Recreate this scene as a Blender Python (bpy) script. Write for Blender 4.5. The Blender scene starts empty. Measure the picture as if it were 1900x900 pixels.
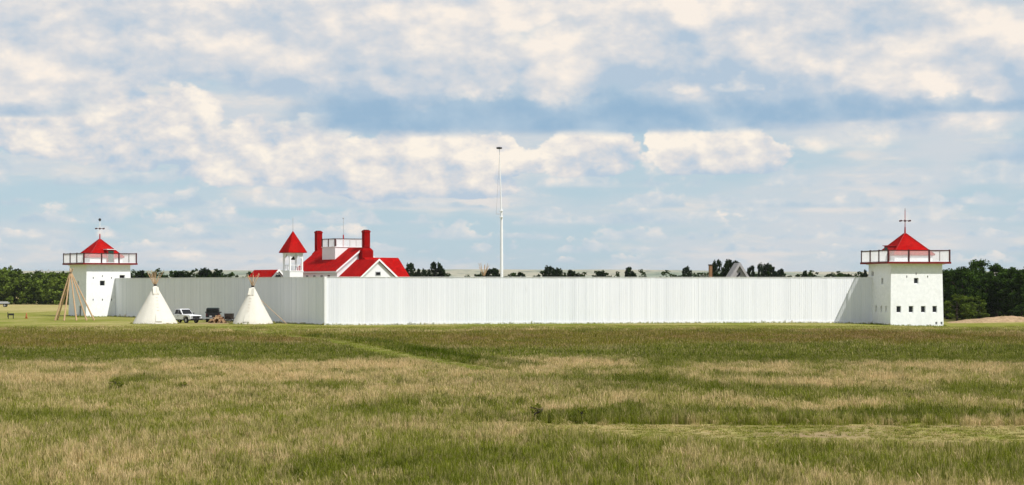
import bpy, math, random
import numpy as np
from mathutils import Vector, Matrix

random.seed(7)
RNG = np.random.default_rng(11)
sc = bpy.context.scene
COL = sc.collection

# ------------------------------------------------------------------ camera
F = 3300.0                      # focal length in photo pixels (photo 1900 x 900)
EYE = 5.4                       # eye height above the fort's ground
HOR = 525.0                     # photo row of the level horizon
cam_d = bpy.data.cameras.new('camera')
cam = bpy.data.objects.new('camera', cam_d)
COL.objects.link(cam)
cam_d.sensor_fit = 'HORIZONTAL'
cam_d.sensor_width = 36.0
cam_d.lens = 36.0 * F / 1900.0
cam_d.shift_y = (HOR - 450.0) / 1900.0
cam_d.clip_start = 0.5
cam_d.clip_end = 60000.0
cam.location = (0, 0, EYE)
cam.rotation_euler = (math.radians(90), 0, 0)
sc.camera = cam


def at(px, py, Y):
    """photo pixel at distance Y -> world point"""
    return Vector(((px - 950.0) / F * Y, Y, EYE + (HOR - py) / F * Y))


def lin(r, g, b):
    def f(c):
        c /= 255.0
        return c / 12.92 if c <= 0.04045 else ((c + 0.055) / 1.055) ** 2.4
    return (f(r), f(g), f(b))


# ------------------------------------------------------------------ sun
SUN = Vector((0.62, -0.52, 1.0)).normalized()       # towards the sun
SUN_EL = math.asin(SUN.z)
SUN_AZ = math.atan2(SUN.x, SUN.y)
sd = bpy.data.lights.new('sun', 'SUN')
sd.energy = 4.5
sd.angle = math.radians(0.5)
sd.color = (1.0, 0.965, 0.915)
sun = bpy.data.objects.new('sun', sd)
COL.objects.link(sun)
sun.rotation_euler = SUN.to_track_quat('Z', 'Y').to_euler()

# ------------------------------------------------------------------ exposure
sc.view_settings.view_transform = 'Standard'
sc.view_settings.look = 'None'
sc.view_settings.exposure = 0.0
sc.view_settings.gamma = 1.0
sc.view_settings.use_curve_mapping = False
sc.cycles.use_denoising = True
sc.cycles.max_bounces = 6
sc.cycles.diffuse_bounces = 4
sc.cycles.glossy_bounces = 2
sc.cycles.transmission_bounces = 3
sc.cycles.transparent_max_bounces = 4
sc.cycles.volume_bounces = 0
sc.cycles.use_adaptive_sampling = True
sc.cycles.adaptive_threshold = 0.015

# ------------------------------------------------------------------ world: daylight sky with cumulus
world = bpy.data.worlds.new('World')
sc.world = world
world.use_nodes = True
WN = world.node_tree
WN.nodes.clear()


class E:
    """a tiny expression wrapper that writes Math nodes"""
    def __init__(self, s):
        self.s = s

    @staticmethod
    def m(op, a, b=None, c=None, clamp=False):
        n = WN.nodes.new('ShaderNodeMath')
        n.operation = op
        n.use_clamp = clamp
        for i, v in enumerate((a, b, c)):
            if v is None:
                continue
            if isinstance(v, E):
                WN.links.new(v.s, n.inputs[i])
            else:
                n.inputs[i].default_value = float(v)
        return E(n.outputs[0])

    def __add__(a, b): return E.m('ADD', a, b)
    __radd__ = __add__
    def __sub__(a, b): return E.m('SUBTRACT', a, b)
    def __rsub__(a, b): return E.m('SUBTRACT', b, a)
    def __mul__(a, b): return E.m('MULTIPLY', a, b)
    __rmul__ = __mul__
    def __truediv__(a, b): return E.m('DIVIDE', a, b)


def clamp01(a): return E.m('ADD', a, 0.0, clamp=True)
def smooth(a, lo, hi):
    n = WN.nodes.new('ShaderNodeMapRange')
    n.interpolation_type = 'SMOOTHSTEP'
    WN.links.new(a.s, n.inputs[0])
    n.inputs[1].default_value = lo
    n.inputs[2].default_value = hi
    return E(n.outputs[0])


def vec(x, y, z):
    n = WN.nodes.new('ShaderNodeCombineXYZ')
    for i, v in enumerate((x, y, z)):
        if isinstance(v, E):
            WN.links.new(v.s, n.inputs[i])
        else:
            n.inputs[i].default_value = float(v)
    return n.outputs[0]


def noise(v, scale, detail=6, rough=0.55, dist=0.0):
    n = WN.nodes.new('ShaderNodeTexNoise')
    n.noise_dimensions = '3D'
    WN.links.new(v, n.inputs['Vector'])
    n.inputs['Scale'].default_value = scale
    n.inputs['Detail'].default_value = detail
    n.inputs['Roughness'].default_value = rough
    n.inputs['Distortion'].default_value = dist
    return n


def billow(v, scale, detail=3, rough=0.5):
    n = WN.nodes.new('ShaderNodeTexVoronoi')
    n.feature = 'F1'
    WN.links.new(v, n.inputs['Vector'])
    n.inputs['Scale'].default_value = scale
    n.inputs['Detail'].default_value = detail
    n.inputs['Roughness'].default_value = rough
    return E(n.outputs['Distance'])


def mixc(fac, a, b):
    n = WN.nodes.new('ShaderNodeMix')
    n.data_type = 'RGBA'
    n.clamp_factor = True
    if isinstance(fac, E):
        WN.links.new(fac.s, n.inputs[0])
    else:
        n.inputs[0].default_value = fac
    for i, v in ((6, a), (7, b)):
        if isinstance(v, tuple):
            n.inputs[i].default_value = (*v, 1.0)
        else:
            WN.links.new(v, n.inputs[i])
    return n.outputs[2]


tc = WN.nodes.new('ShaderNodeTexCoord')
sep = WN.nodes.new('ShaderNodeSeparateXYZ')
WN.links.new(tc.outputs['Generated'], sep.inputs[0])
dx, dy, dz = (E(sep.outputs[i]) for i in range(3))
az = E.m('ARCTAN2', dx, dy)
el = E.m('ARCSINE', dz)
U0 = az * (F / 100.0)            # hundreds of photo pixels right of the axis
W0 = el * (F / 100.0)            # hundreds of photo pixels above the horizon
P3 = vec(dx * 33.0, dy * 33.0, dz * 33.0 * 1.5)            # the same units, on the sphere: no seam
P3s = vec(dx * 33.0, dy * 33.0, dz * 33.0 * 4.5)           # stretched: flat layers
P3o = vec(dx * 33.0 + 0.22, dy * 33.0, dz * 33.0 * 1.5 + 0.42)   # a step towards the sun

warp = noise(P3, 0.95, 8, 0.58)
wsep = WN.nodes.new('ShaderNodeSeparateColor')
WN.links.new(warp.outputs['Color'], wsep.inputs[0])
wr, wg, wb = (E(wsep.outputs[i]) for i in range(3))
U = U0 + (wr - 0.5) * 1.9
W = W0 + (wg - 0.5) * 1.25
Wf = W0 + (wb - 0.5) * 0.10                       # flat bases barely warped
P3m = vec(dx * 33.0, dy * 33.0, dz * 33.0 * 1.7)
P3mo = vec(dx * 33.0 + 0.22, dy * 33.0, dz * 33.0 * 1.7 + 0.48)
N1 = E(noise(P3m, 0.36, 8, 0.52).outputs['Fac'])
N1o = E(noise(P3mo, 0.36, 8, 0.52).outputs['Fac'])
N2 = E(noise(P3, 1.5, 7, 0.57).outputs['Fac'])
N2o = E(noise(vec(dx * 33.0 + 0.14, dy * 33.0, dz * 49.5 + 0.30), 1.5, 6, 0.57).outputs['Fac'])
NS = E(noise(P3s, 0.22, 6, 0.52, 0.3).outputs['Fac'])
NS2 = E(noise(P3s, 0.55, 6, 0.58, 0.2).outputs['Fac'])
NL = E(noise(P3, 0.22, 2, 0.5).outputs['Fac'])        # where the masses stand outside the view
PW = WN.nodes.new('ShaderNodeVectorMath')
PW.operation = 'MULTIPLY_ADD'
WN.links.new(warp.outputs['Color'], PW.inputs[0])
PW.inputs[1].default_value = (0.9, 0.9, 0.9)
WN.links.new(P3, PW.inputs[2])
PU = billow(PW.outputs[0], 0.95, 2.0, 0.5)           # cauliflower heads
rel1 = (N1 - N1o) * 2.6
rel2 = (N2 - N2o) * 1.9


def field(blobs, base_cut=3.5, flat=True, du=0.0, dw=0.0):
    out = None
    cx0 = 950.0 - du
    hz0 = HOR - dw
    for (cx, by, rx, h) in blobs:
        a = E.m('MULTIPLY_ADD', U, 100.0 / rx, -(cx - cx0) / rx)
        b0 = (hz0 - by)
        up = E.m('MULTIPLY_ADD', W, 100.0 / h, -b0 / h)
        dn = E.m('MULTIPLY_ADD', Wf if flat else W, -base_cut * 100.0 / h, base_cut * b0 / h)
        t = E.m('MAXIMUM', up, dn)
        f = 1.0 - E.m('MULTIPLY_ADD', a, a, t * t)
        out = f if out is None else E.m('SMOOTH_MAX', out, f, 0.25)
    return out


# beyond the photographed window the same kinds of cloud go on, placed by noise
outside = clamp01(E.m('MAXIMUM', smooth(E.m('ABSOLUTE', az), 0.30, 0.42), smooth(el, 0.175, 0.26)))
UPPER = [(-60, 140, 330, 130), (240, 100, 330, 100), (520, 105, 280, 110), (800, 112, 230, 130), (920, 140, 80, 80), (1060, 138, 110, 110), (1290, 105, 250, 140),
         (1530, 150, 240, 150), (1760, 164, 230, 150), (1960, 160, 200, 140), (960, 10, 900, 80), (300, 10, 500, 70)]
MID = [(225, 272, 95, 172), (120, 272, 120, 110), (330, 275, 120, 122), (-10, 270, 70, 60), (450, 318, 120, 110), (570, 322, 150, 105), (700, 338, 190, 125),
       (850, 335, 130, 112), (945, 312, 62, 62), (1085, 305, 105, 86), (1265, 305, 75, 82), (1350, 304, 115, 84)]
DARK = [(700, 224, 200, 95), (820, 226, 220, 80), (1080, 226, 330, 74), (1330, 226, 300, 66), (1620, 214, 380, 44), (40, 212, 170, 52), (1930, 300, 150, 50)]
# rows of cumulus at growing distance: (base row, height, noise scale)
ROWS = [(490, 16, 1.55), (470, 22, 1.25), (446, 30, 1.0), (418, 34, 0.85), (388, 42, 0.70), (350, 50, 0.58)]
SMALL = [(1575, 272, 135, 62), (1272, 168, 56, 40), (1360, 167, 44, 36)]

sky = WN.nodes.new('ShaderNodeTexSky')
sky.sky_type = 'NISHITA'
sky.sun_disc = False
sky.sun_elevation = SUN_EL
sky.sun_rotation = SUN_AZ
sky.altitude = 600.0
sky.air_density = 1.0
sky.dust_density = 0.6
sky.ozone_density = 2.0
K = 10.0                        # the Background runs at 0.1
def ck(r, g, b, m=1.0):
    return tuple(c * K * m for c in lin(r, g, b))

base = sky.outputs[0]
# thin high cloud and summer haze whiten the blue, most of all low down
low = 1.0 - smooth(W0, 0.2, 9.0)
base = mixc(low * 0.55 + 0.30, base, ck(174, 204, 220))
veil = smooth(NS, 0.36, 0.62)
base = mixc(veil * 0.70 + 0.14, base, ck(212, 216, 221))
veil2 = smooth(NS2, 0.47, 0.70) * smooth(NS, 0.34, 0.56)
base = mixc(veil2 * 0.72, base, ck(236, 228, 221))


def layer(base, f, lo, hi, shade, mid, lit, dens, lum):
    d = smooth(f, lo, hi)
    c = mixc(clamp01(lum * 2.0), shade, mid)
    c = mixc(clamp01(lum * 2.0 - 1.0), c, lit)
    return mixc(d * dens, base, c)


G = (NL - 0.5) * 3.4
puff = 0.60 - PU
for k, (by, hh, scl) in enumerate(ROWS):
    wb0, hk = (HOR - by) / 100.0, hh / 100.0
    nk = E(noise(vec(dx * 33.0 + 7.3 * k, dy * 33.0, dz * 56.0 + 3.1 * k), scl, 7, 0.55).outputs['Fac'])
    rise = W0 + (wb - 0.5) * 0.10 - wb0
    top = (nk - 0.43) * (hk * 7.5)
    d = smooth((top - rise) / hk, 0.0, 0.55) * smooth(rise, -0.03, 0.07)
    lum = rise * (0.42 / hk) + rel2 * 1.0 + rel1 * 0.3 + puff * 0.25 + 0.30
    c = mixc(clamp01(lum * 2.0), ck(184, 204, 218), ck(210, 217, 222))
    c = mixc(clamp01(lum * 2.0 - 1.0), c, ck(247, 237, 227))
    base = mixc(d * 0.88, base, c)
fm0 = field(MID, 3.2)
form = fm0 - field(MID, 3.2, True, 14.0, 26.0)          # brighter where the way to the sun leaves the cloud
fm = fm0 + (N2 - 0.5) * 0.9 + puff * 0.7 + 0.14
base = layer(base, E.m('MAXIMUM', fm, outside * (G + (N1 - 0.5) * 2.4) - 0.25), 0.0, 0.24, ck(184, 202, 219), ck(224, 222, 222), ck(255, 245, 231), 0.97,
             rel2 * 1.0 + rel1 * 0.7 + puff * 0.45 + form * 0.70 + 0.62)
fd = field(DARK, 2.6) + (NS2 - 0.5) * 0.5 + (N1 - 0.5) * 0.7
base = layer(base, fd, -0.15, 0.95, ck(150, 182, 209), ck(176, 199, 218), ck(206, 214, 223), 0.95, rel1 * 1.0 + rel2 * 0.3 + 0.20)
LIGHT = [(990, 40, 300, 60), (1720, 150, 200, 110), (900, 160, 70, 60), (1040, 158, 80, 60), (160, 120, 220, 60), (1330, 40, 260, 50)]
SHADE = [(640, 190, 190, 110), (1260, 160, 230, 60), (400, 60, 200, 40), (1480, 185, 150, 50)]
glowing = clamp01(field(LIGHT, 1.2, False)) * 0.30 - clamp01(field(SHADE, 1.2, False)) * 0.34
fu = field(UPPER, 1.6, False) + (N1 - 0.5) * 1.3 + (NS2 - 0.5) * 0.4 + puff * 0.2 + 0.44
base = layer(base, E.m('MAXIMUM', fu, outside * (G * 0.9 + (N1 - 0.5) * 2.0) - 0.4), 0.0, 0.9, ck(180, 199, 217), ck(218, 219, 222), ck(253, 242, 230), 0.95,
             rel1 * 1.7 + rel2 * 0.40 + puff * 0.15 + 0.47 + (W0 - 4.2) * 0.05 + glowing)
fd2 = field([(1120, 226, 340, 58), (1480, 218, 330, 46), (1790, 211, 230, 32)], 2.6) + (NS2 - 0.5) * 0.5 + (N1 - 0.5) * 0.6     # their joined flat bases
base = layer(base, fd2, -0.1, 1.0, ck(150, 182, 209), ck(178, 200, 218), ck(206, 214, 223), 0.85, rel1 * 0.8 + rel2 * 0.3 + 0.20)
fs = field(SMALL, 3.0) + (N2 - 0.5) * 0.8 + puff * 0.8
base = layer(base, fs, 0.15, 1.1, ck(205, 214, 224), ck(230, 228, 226), ck(255, 243, 229), 0.85, rel2 + 0.75)

bg = WN.nodes.new('ShaderNodeBackground')
bg.inputs['Strength'].default_value = 0.1
WN.links.new(base, bg.inputs['Color'])
wo = WN.nodes.new('ShaderNodeOutputWorld')
WN.links.new(bg.outputs[0], wo.inputs['Surface'])
world.cycles.sampling_method = 'MANUAL'
world.cycles.sample_map_resolution = 1024
# ------------------------------------------------------------------ helpers
def mat(name, build):
    m = bpy.data.materials.new(name)
    m.use_nodes = True
    nt = m.node_tree
    nt.nodes.clear()
    out = nt.nodes.new('ShaderNodeOutputMaterial')
    sh = build(nt)
    nt.links.new(sh, out.inputs['Surface'])
    return m


def nd(nt, kind, **kw):
    n = nt.nodes.new(kind)
    for k, v in kw.items():
        setattr(n, k, v)
    return n


def set_in(nt, n, key, v):
    if isinstance(v, bpy.types.NodeSocket):
        nt.links.new(v, n.inputs[key])
    elif isinstance(v, tuple) and len(v) == 3 and n.inputs[key].type == 'RGBA':
        n.inputs[key].default_value = (*v, 1)
    else:
        n.inputs[key].default_value = v


def n_noise(nt, scale, detail=4, rough=0.55, stretch=(1, 1, 1), coord='Object'):
    t = nd(nt, 'ShaderNodeTexCoord')
    mp = nd(nt, 'ShaderNodeMapping')
    mp.inputs['Scale'].default_value = stretch
    nt.links.new(t.outputs[coord], mp.inputs[0])
    n = nd(nt, 'ShaderNodeTexNoise')
    nt.links.new(mp.outputs[0], n.inputs['Vector'])
    n.inputs['Scale'].default_value = scale
    n.inputs['Detail'].default_value = detail
    n.inputs['Roughness'].default_value = rough
    return n.outputs['Fac']


def n_ramp(nt, fac, lo, hi):
    r = nd(nt, 'ShaderNodeMapRange')
    r.interpolation_type = 'SMOOTHSTEP'
    nt.links.new(fac, r.inputs[0])
    r.inputs[1].default_value = lo
    r.inputs[2].default_value = hi
    return r.outputs[0]


def n_math(nt, op, a, b=0.0):
    m = nd(nt, 'ShaderNodeMath', operation=op)
    set_in(nt, m, 0, a)
    set_in(nt, m, 1, b)
    return m.outputs[0]


def n_mix(nt, fac, a, b, blend='MIX'):
    m = nd(nt, 'ShaderNodeMix', data_type='RGBA', blend_type=blend)
    set_in(nt, m, 0, fac)
    for k, v in ((6, a), (7, b)):
        if isinstance(v, tuple):
            m.inputs[k].default_value = (*v, 1)
        else:
            nt.links.new(v, m.inputs[k])
    return m.outputs[2]


def n_attr(nt, name, kind='GEOMETRY'):
    a = nd(nt, 'ShaderNodeAttribute', attribute_name=name, attribute_type=kind)
    return a


def bsdf(nt, col, rough=0.8, metal=0.0, spec=0.3, bump=None, bump_d=0.02, bump_s=0.5):
    b = nd(nt, 'ShaderNodeBsdfPrincipled')
    set_in(nt, b, 'Base Color', col)
    set_in(nt, b, 'Roughness', rough)
    b.inputs['Metallic'].default_value = metal
    b.inputs['Specular IOR Level'].default_value = spec
    if bump is not None:
        bp = nd(nt, 'ShaderNodeBump')
        bp.inputs['Strength'].default_value = bump_s
        bp.inputs['Distance'].default_value = bump_d
        nt.links.new(bump, bp.inputs['Height'])
        nt.links.new(bp.outputs[0], b.inputs['Normal'])
    return b.outputs[0]


def plain(name, col, rough=0.7, var=0.15, scale=6.0, metal=0.0, spec=0.3):
    def build(nt):
        n = n_noise(nt, scale, 4)
        dark = tuple(c * (1 - var) for c in col)
        lite = tuple(min(1, c * (1 + var)) for c in col)
        return bsdf(nt, n_mix(nt, n, dark, lite), rough, metal, spec)
    return mat(name, build)


# materials -------------------------------------------------------
def _boards(nt):
    tint = n_attr(nt, 'tint').outputs['Fac']
    streak = n_noise(nt, 1.0, 5, 0.6, (9, 9, 0.35))
    blot = n_noise(nt, 0.35, 3, 0.5)
    c = n_mix(nt, tint, (0.715, 0.735, 0.785), (0.815, 0.83, 0.875))
    s = n_math(nt, 'MULTIPLY', n_ramp(nt, streak, 0.52, 0.74), n_ramp(nt, blot, 0.40, 0.66))
    c = n_mix(nt, n_math(nt, 'MULTIPLY', s, 0.45), c, (0.55, 0.55, 0.54))
    return bsdf(nt, c, 0.75, bump=streak, bump_d=0.01)


M_BOARD = mat('white_painted_boards', _boards)


def _stone(nt):
    n = n_noise(nt, 2.2, 6, 0.6)
    big = n_noise(nt, 0.5, 3)
    c = n_mix(nt, n_ramp(nt, n, 0.3, 0.7), (0.79, 0.80, 0.805), (0.87, 0.875, 0.88))
    c = n_mix(nt, n_math(nt, 'MULTIPLY', n_ramp(nt, big, 0.55, 0.75), 0.25), c, (0.66, 0.65, 0.62))
    return bsdf(nt, c, 0.85, bump=n, bump_d=0.05, bump_s=0.35)


M_STONE = mat('whitewashed_stone', _stone)


def _shingle(nt):
    w = nd(nt, 'ShaderNodeTexWave', wave_type='BANDS', bands_direction='Z')
    t = nd(nt, 'ShaderNodeTexCoord')
    nt.links.new(t.outputs['Object'], w.inputs['Vector'])
    w.inputs['Scale'].default_value = 2.2
    w.inputs['Distortion'].default_value = 1.0
    n = n_noise(nt, 1.6, 5, 0.65)
    big = n_noise(nt, 0.45, 4, 0.6)
    course = n_noise(nt, 1.0, 3, 0.6, (2.5, 2.5, 9.0))
    k = n_math(nt, 'ADD', n_math(nt, 'MULTIPLY', n, 0.45), n_math(nt, 'MULTIPLY', course, 0.55))
    c = n_mix(nt, n_ramp(nt, k, 0.30, 0.70), (0.20, 0.0022, 0.0020), (0.46, 0.0045, 0.0040))
    c = n_mix(nt, n_math(nt, 'MULTIPLY', n_ramp(nt, big, 0.50, 0.72), 0.35), c, (0.42, 0.022, 0.015))
    return bsdf(nt, c, 0.85, spec=0.05, bump=w.outputs['Fac'], bump_d=0.03, bump_s=0.4)


M_RED = mat('red_shingles', _shingle)
M_REDP = plain('red_paint', (0.33, 0.006, 0.006), 0.7, 0.2, 3)
M_REDB = plain('red_painted_brick', (0.27, 0.004, 0.004), 0.85, 0.22, 4, 0.0, 0.05)
M_DARKRED = plain('dark_red_paint', (0.055, 0.006, 0.008), 0.6, 0.2, 5)
M_WHITE = plain('white_paint', (0.81, 0.815, 0.82), 0.6, 0.05, 3)
M_SIDING = plain('white_siding', (0.78, 0.785, 0.79), 0.7, 0.06, 1.5)
M_GREEN = plain('dark_green_paint', (0.012, 0.045, 0.028), 0.5, 0.2, 3)
M_BLACK = plain('black_paint', (0.012, 0.012, 0.014), 0.5, 0.25, 4)
M_DARKWOOD = plain('dark_weathered_wood', (0.035, 0.026, 0.020), 0.8, 0.35, 8)
M_IRON = plain('dark_iron', (0.03, 0.03, 0.032), 0.5, 0.2, 6)
M_BRONZE = plain('dark_bronze', (0.05, 0.035, 0.02), 0.4, 0.2, 6, 0.7)
M_ROPE = plain('hemp_rope', (0.16, 0.12, 0.075), 0.9, 0.2, 20)
M_GREYWOOD = plain('silvered_wood', (0.36, 0.345, 0.35), 0.85, 0.25, 3)
M_TIRE = plain('tyre_rubber', (0.015, 0.015, 0.016), 0.8, 0.2, 8)
M_STEEL = plain('steel', (0.45, 0.46, 0.48), 0.35, 0.1, 8, 0.8)
M_CARW = plain('white_car_paint', (0.80, 0.81, 0.82), 0.25, 0.02, 2, 0.0, 0.5)
M_ORANGE = plain('orange_plastic', (0.40, 0.12, 0.04), 0.5, 0.1, 6)
M_GREYP = plain('grey_paint', (0.42, 0.43, 0.44), 0.5, 0.1, 3)


def _glass(nt):
    return bsdf(nt, (0.008, 0.009, 0.011), 0.12, spec=0.35)


M_GLASS = mat('dark_window_glass', _glass)


def _canvas(nt):
    n = n_noise(nt, 1.2, 5, 0.6, (1, 1, 0.4))
    fine = n_noise(nt, 9, 3, 0.6, (1, 1, 0.3))
    c = n_mix(nt, n, (0.72, 0.69, 0.60), (0.85, 0.82, 0.74))
    zc = nd(nt, 'ShaderNodeSeparateXYZ')
    t = nd(nt, 'ShaderNodeTexCoord')
    nt.links.new(t.outputs['Object'], zc.inputs[0])
    foot = n_math(nt, 'MULTIPLY', n_math(nt, 'SUBTRACT', 1.0, n_ramp(nt, zc.outputs[2], 0.05, 0.8)), n_ramp(nt, fine, 0.4, 0.7))
    c = n_mix(nt, n_math(nt, 'MULTIPLY', foot, 0.5), c, (0.42, 0.36, 0.25))        # mud splashed on the hem
    p = bsdf(nt, c, 0.9, spec=0.1, bump=n, bump_d=0.08, bump_s=0.5)
    tr = nd(nt, 'ShaderNodeBsdfTranslucent')
    set_in(nt, tr, 'Color', c)
    mx = nd(nt, 'ShaderNodeMixShader')
    mx.inputs[0].default_value = 0.18
    nt.links.new(p, mx.inputs[1])
    nt.links.new(tr.outputs[0], mx.inputs[2])
    return mx.outputs[0]


M_CANVAS = mat('cream_canvas', _canvas)
M_POLE = plain('peeled_pine', (0.50, 0.33, 0.19), 0.7, 0.25, 5)
M_LOG = plain('split_firewood', (0.24, 0.13, 0.065), 0.85, 0.4, 5)
M_LOGEND = plain('cut_wood_end', (0.42, 0.28, 0.16), 0.85, 0.3, 9)


# mesh builder -----------------------------------------------------
class MB:
    def __init__(self):
        self.v, self.f, self.t = [], [], []

    def add(self, vs, fs, tint=0.5):
        o = len(self.v)
        self.v += [tuple(p) for p in vs]
        self.f += [tuple(i + o for i in f) for f in fs]
        self.t += [tint] * len(fs)
        return self

    def box(self, c, s, rz=0.0, tint=0.5, taper=1.0):
        """centre c, full sizes s"""
        ca, sa = math.cos(rz), math.sin(rz)
        vs = []
        for z in (-0.5, 0.5):
            k = taper if z > 0 else 1.0
            for x, y in ((-0.5, -0.5), (0.5, -0.5), (0.5, 0.5), (-0.5, 0.5)):
                X, Y = x * s[0] * k, y * s[1] * k
                vs.append((c[0] + X * ca - Y * sa, c[1] + X * sa + Y * ca, c[2] + z * s[2]))
        return self.add(vs, [(0, 3, 2, 1), (4, 5, 6, 7), (0, 1, 5, 4), (1, 2, 6, 5), (2, 3, 7, 6), (3, 0, 4, 7)], tint)

    def tube(self, a, b, r0, r1, n=8, tint=0.5):
        a, b = Vector(a), Vector(b)
        d = (b - a).normalized()
        x = d.orthogonal().normalized()
        y = d.cross(x)
        vs, fs = [], []
        for p, r in ((a, r0), (b, r1)):
            for i in range(n):
                t = 2 * math.pi * i / n
                vs.append(p + (x * math.cos(t) + y * math.sin(t)) * r)
        for i in range(n):
            j = (i + 1) % n
            fs.append((i, j, n + j, n + i))
        fs.append(tuple(reversed(range(n))))
        fs.append(tuple(range(n, 2 * n)))
        return self.add(vs, fs, tint)

    def path(self, pts, rs, n=6, tint=0.5):
        for i in range(len(pts) - 1):
            self.tube(pts[i], pts[i + 1], rs[i], rs[i + 1], n, tint)
        return self

    def lathe(self, prof, n=16, c=(0, 0, 0), tint=0.5):
        vs, fs = [], []
        for r, z in prof:
            for i in range(n):
                t = 2 * math.pi * i / n
                vs.append((c[0] + r * math.cos(t), c[1] + r * math.sin(t), c[2] + z))
        for k in range(len(prof) - 1):
            for i in range(n):
                j = (i + 1) % n
                fs.append((k * n + i, k * n + j, (k + 1) * n + j, (k + 1) * n + i))
        fs.append(tuple(reversed(range(n))))
        fs.append(tuple(range((len(prof) - 1) * n, len(prof) * n)))
        return self.add(vs, fs, tint)

    def prism(self, poly, off):
        """a planar polygon given thickness by the offset vector"""
        n = len(poly)
        off = Vector(off)
        vs = [Vector(p) for p in poly] + [Vector(p) + off for p in poly]
        fs = [tuple(reversed(range(n))), tuple(range(n, 2 * n))]
        for i in range(n):
            j = (i + 1) % n
            fs.append((i, j, n + j, n + i))
        return self.add(vs, fs)

    def build(self, name, m, parent=None, smooth=False, loc=None, rz=0.0, tint=False):
        me = bpy.data.meshes.new(name)
        me.from_pydata(self.v, [], self.f)
        if tint:
            a = me.attributes.new('tint', 'FLOAT', 'FACE')
            a.data.foreach_set('value', self.t)
        me.materials.append(m)
        if smooth:
            me.polygons.foreach_set('use_smooth', [True] * len(me.polygons))
        me.update()
        return link(name, me, parent, loc, rz)


def link(name, me, parent=None, loc=None, rz=0.0):
    o = bpy.data.objects.new(name, me)
    COL.objects.link(o)
    o.parent = parent
    if loc is not None:
        o.location = loc
    o.rotation_euler.z = rz
    return o


def empty(name, loc, rz=0.0):
    o = bpy.data.objects.new(name, None)
    COL.objects.link(o)
    o.location = loc
    o.rotation_euler.z = rz
    return o


def tag(o, label=None, cat=None, group=None, kind=None):
    if label:
        o['label'] = label
    if cat:
        o['category'] = cat
    if group:
        o['group'] = group
    if kind:
        o['kind'] = kind
    return o


# smooth value noise for numpy
_TAB = np.random.default_rng(5).random((256, 256))


def vnoise(x, y):
    x, y = np.asarray(x, float), np.asarray(y, float)
    xi, yi = np.floor(x).astype(int), np.floor(y).astype(int)
    fx, fy = x - xi, y - yi
    fx, fy = fx * fx * (3 - 2 * fx), fy * fy * (3 - 2 * fy)
    a = _TAB[xi % 256, yi % 256]
    b = _TAB[(xi + 1) % 256, yi % 256]
    c = _TAB[xi % 256, (yi + 1) % 256]
    d = _TAB[(xi + 1) % 256, (yi + 1) % 256]
    return (a * (1 - fx) + b * fx) * (1 - fy) + (c * (1 - fx) + d * fx) * fy


def fbm(x, y, o=4):
    s, k, t = 0, 1.0, 0
    for i in range(o):
        s = s + k * vnoise(x * 2 ** i + 17.3 * i, y * 2 ** i + 9.1 * i)
        t += k
        k *= 0.5
    return s / t


def sstep(v, lo, hi):
    t = np.clip((v - lo) / (hi - lo), 0, 1)
    return t * t * (3 - 2 * t)
# ------------------------------------------------------------------ the ground: heights and what grows where (world metres)
def ground_z(x, y):
    x, y = np.asarray(x, float), np.asarray(y, float)
    z = 3.6 * (1 - np.clip((y + 6) / 38.0, 0, 1)) ** 1.3                       # the low rise the photograph was taken from
    z = z - 0.42 * np.exp(-((x - 58) / 12) ** 2 - ((y - 240) / 16) ** 2)
    z = z + 0.10 * np.exp(-((x - 12) / 16) ** 2 - ((y - 219) / 7) ** 2)
    z = z - 0.12 * np.exp(-((x + 17) / 6) ** 2 - ((y - 224) / 7) ** 2)
    z = z + (fbm(x / 26, y / 20, 3) - 0.5) * 0.22 * np.exp(-((y - 130) / 75) ** 2)
    return z


def gz(x, y):
    return float(ground_z(x, y))


def bump1(v, c, w, s=0.35):
    """1 inside c +- w, soft edges"""
    return sstep(w * (1 + s) - np.abs(v - c), 0, w * 2 * s)


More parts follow.
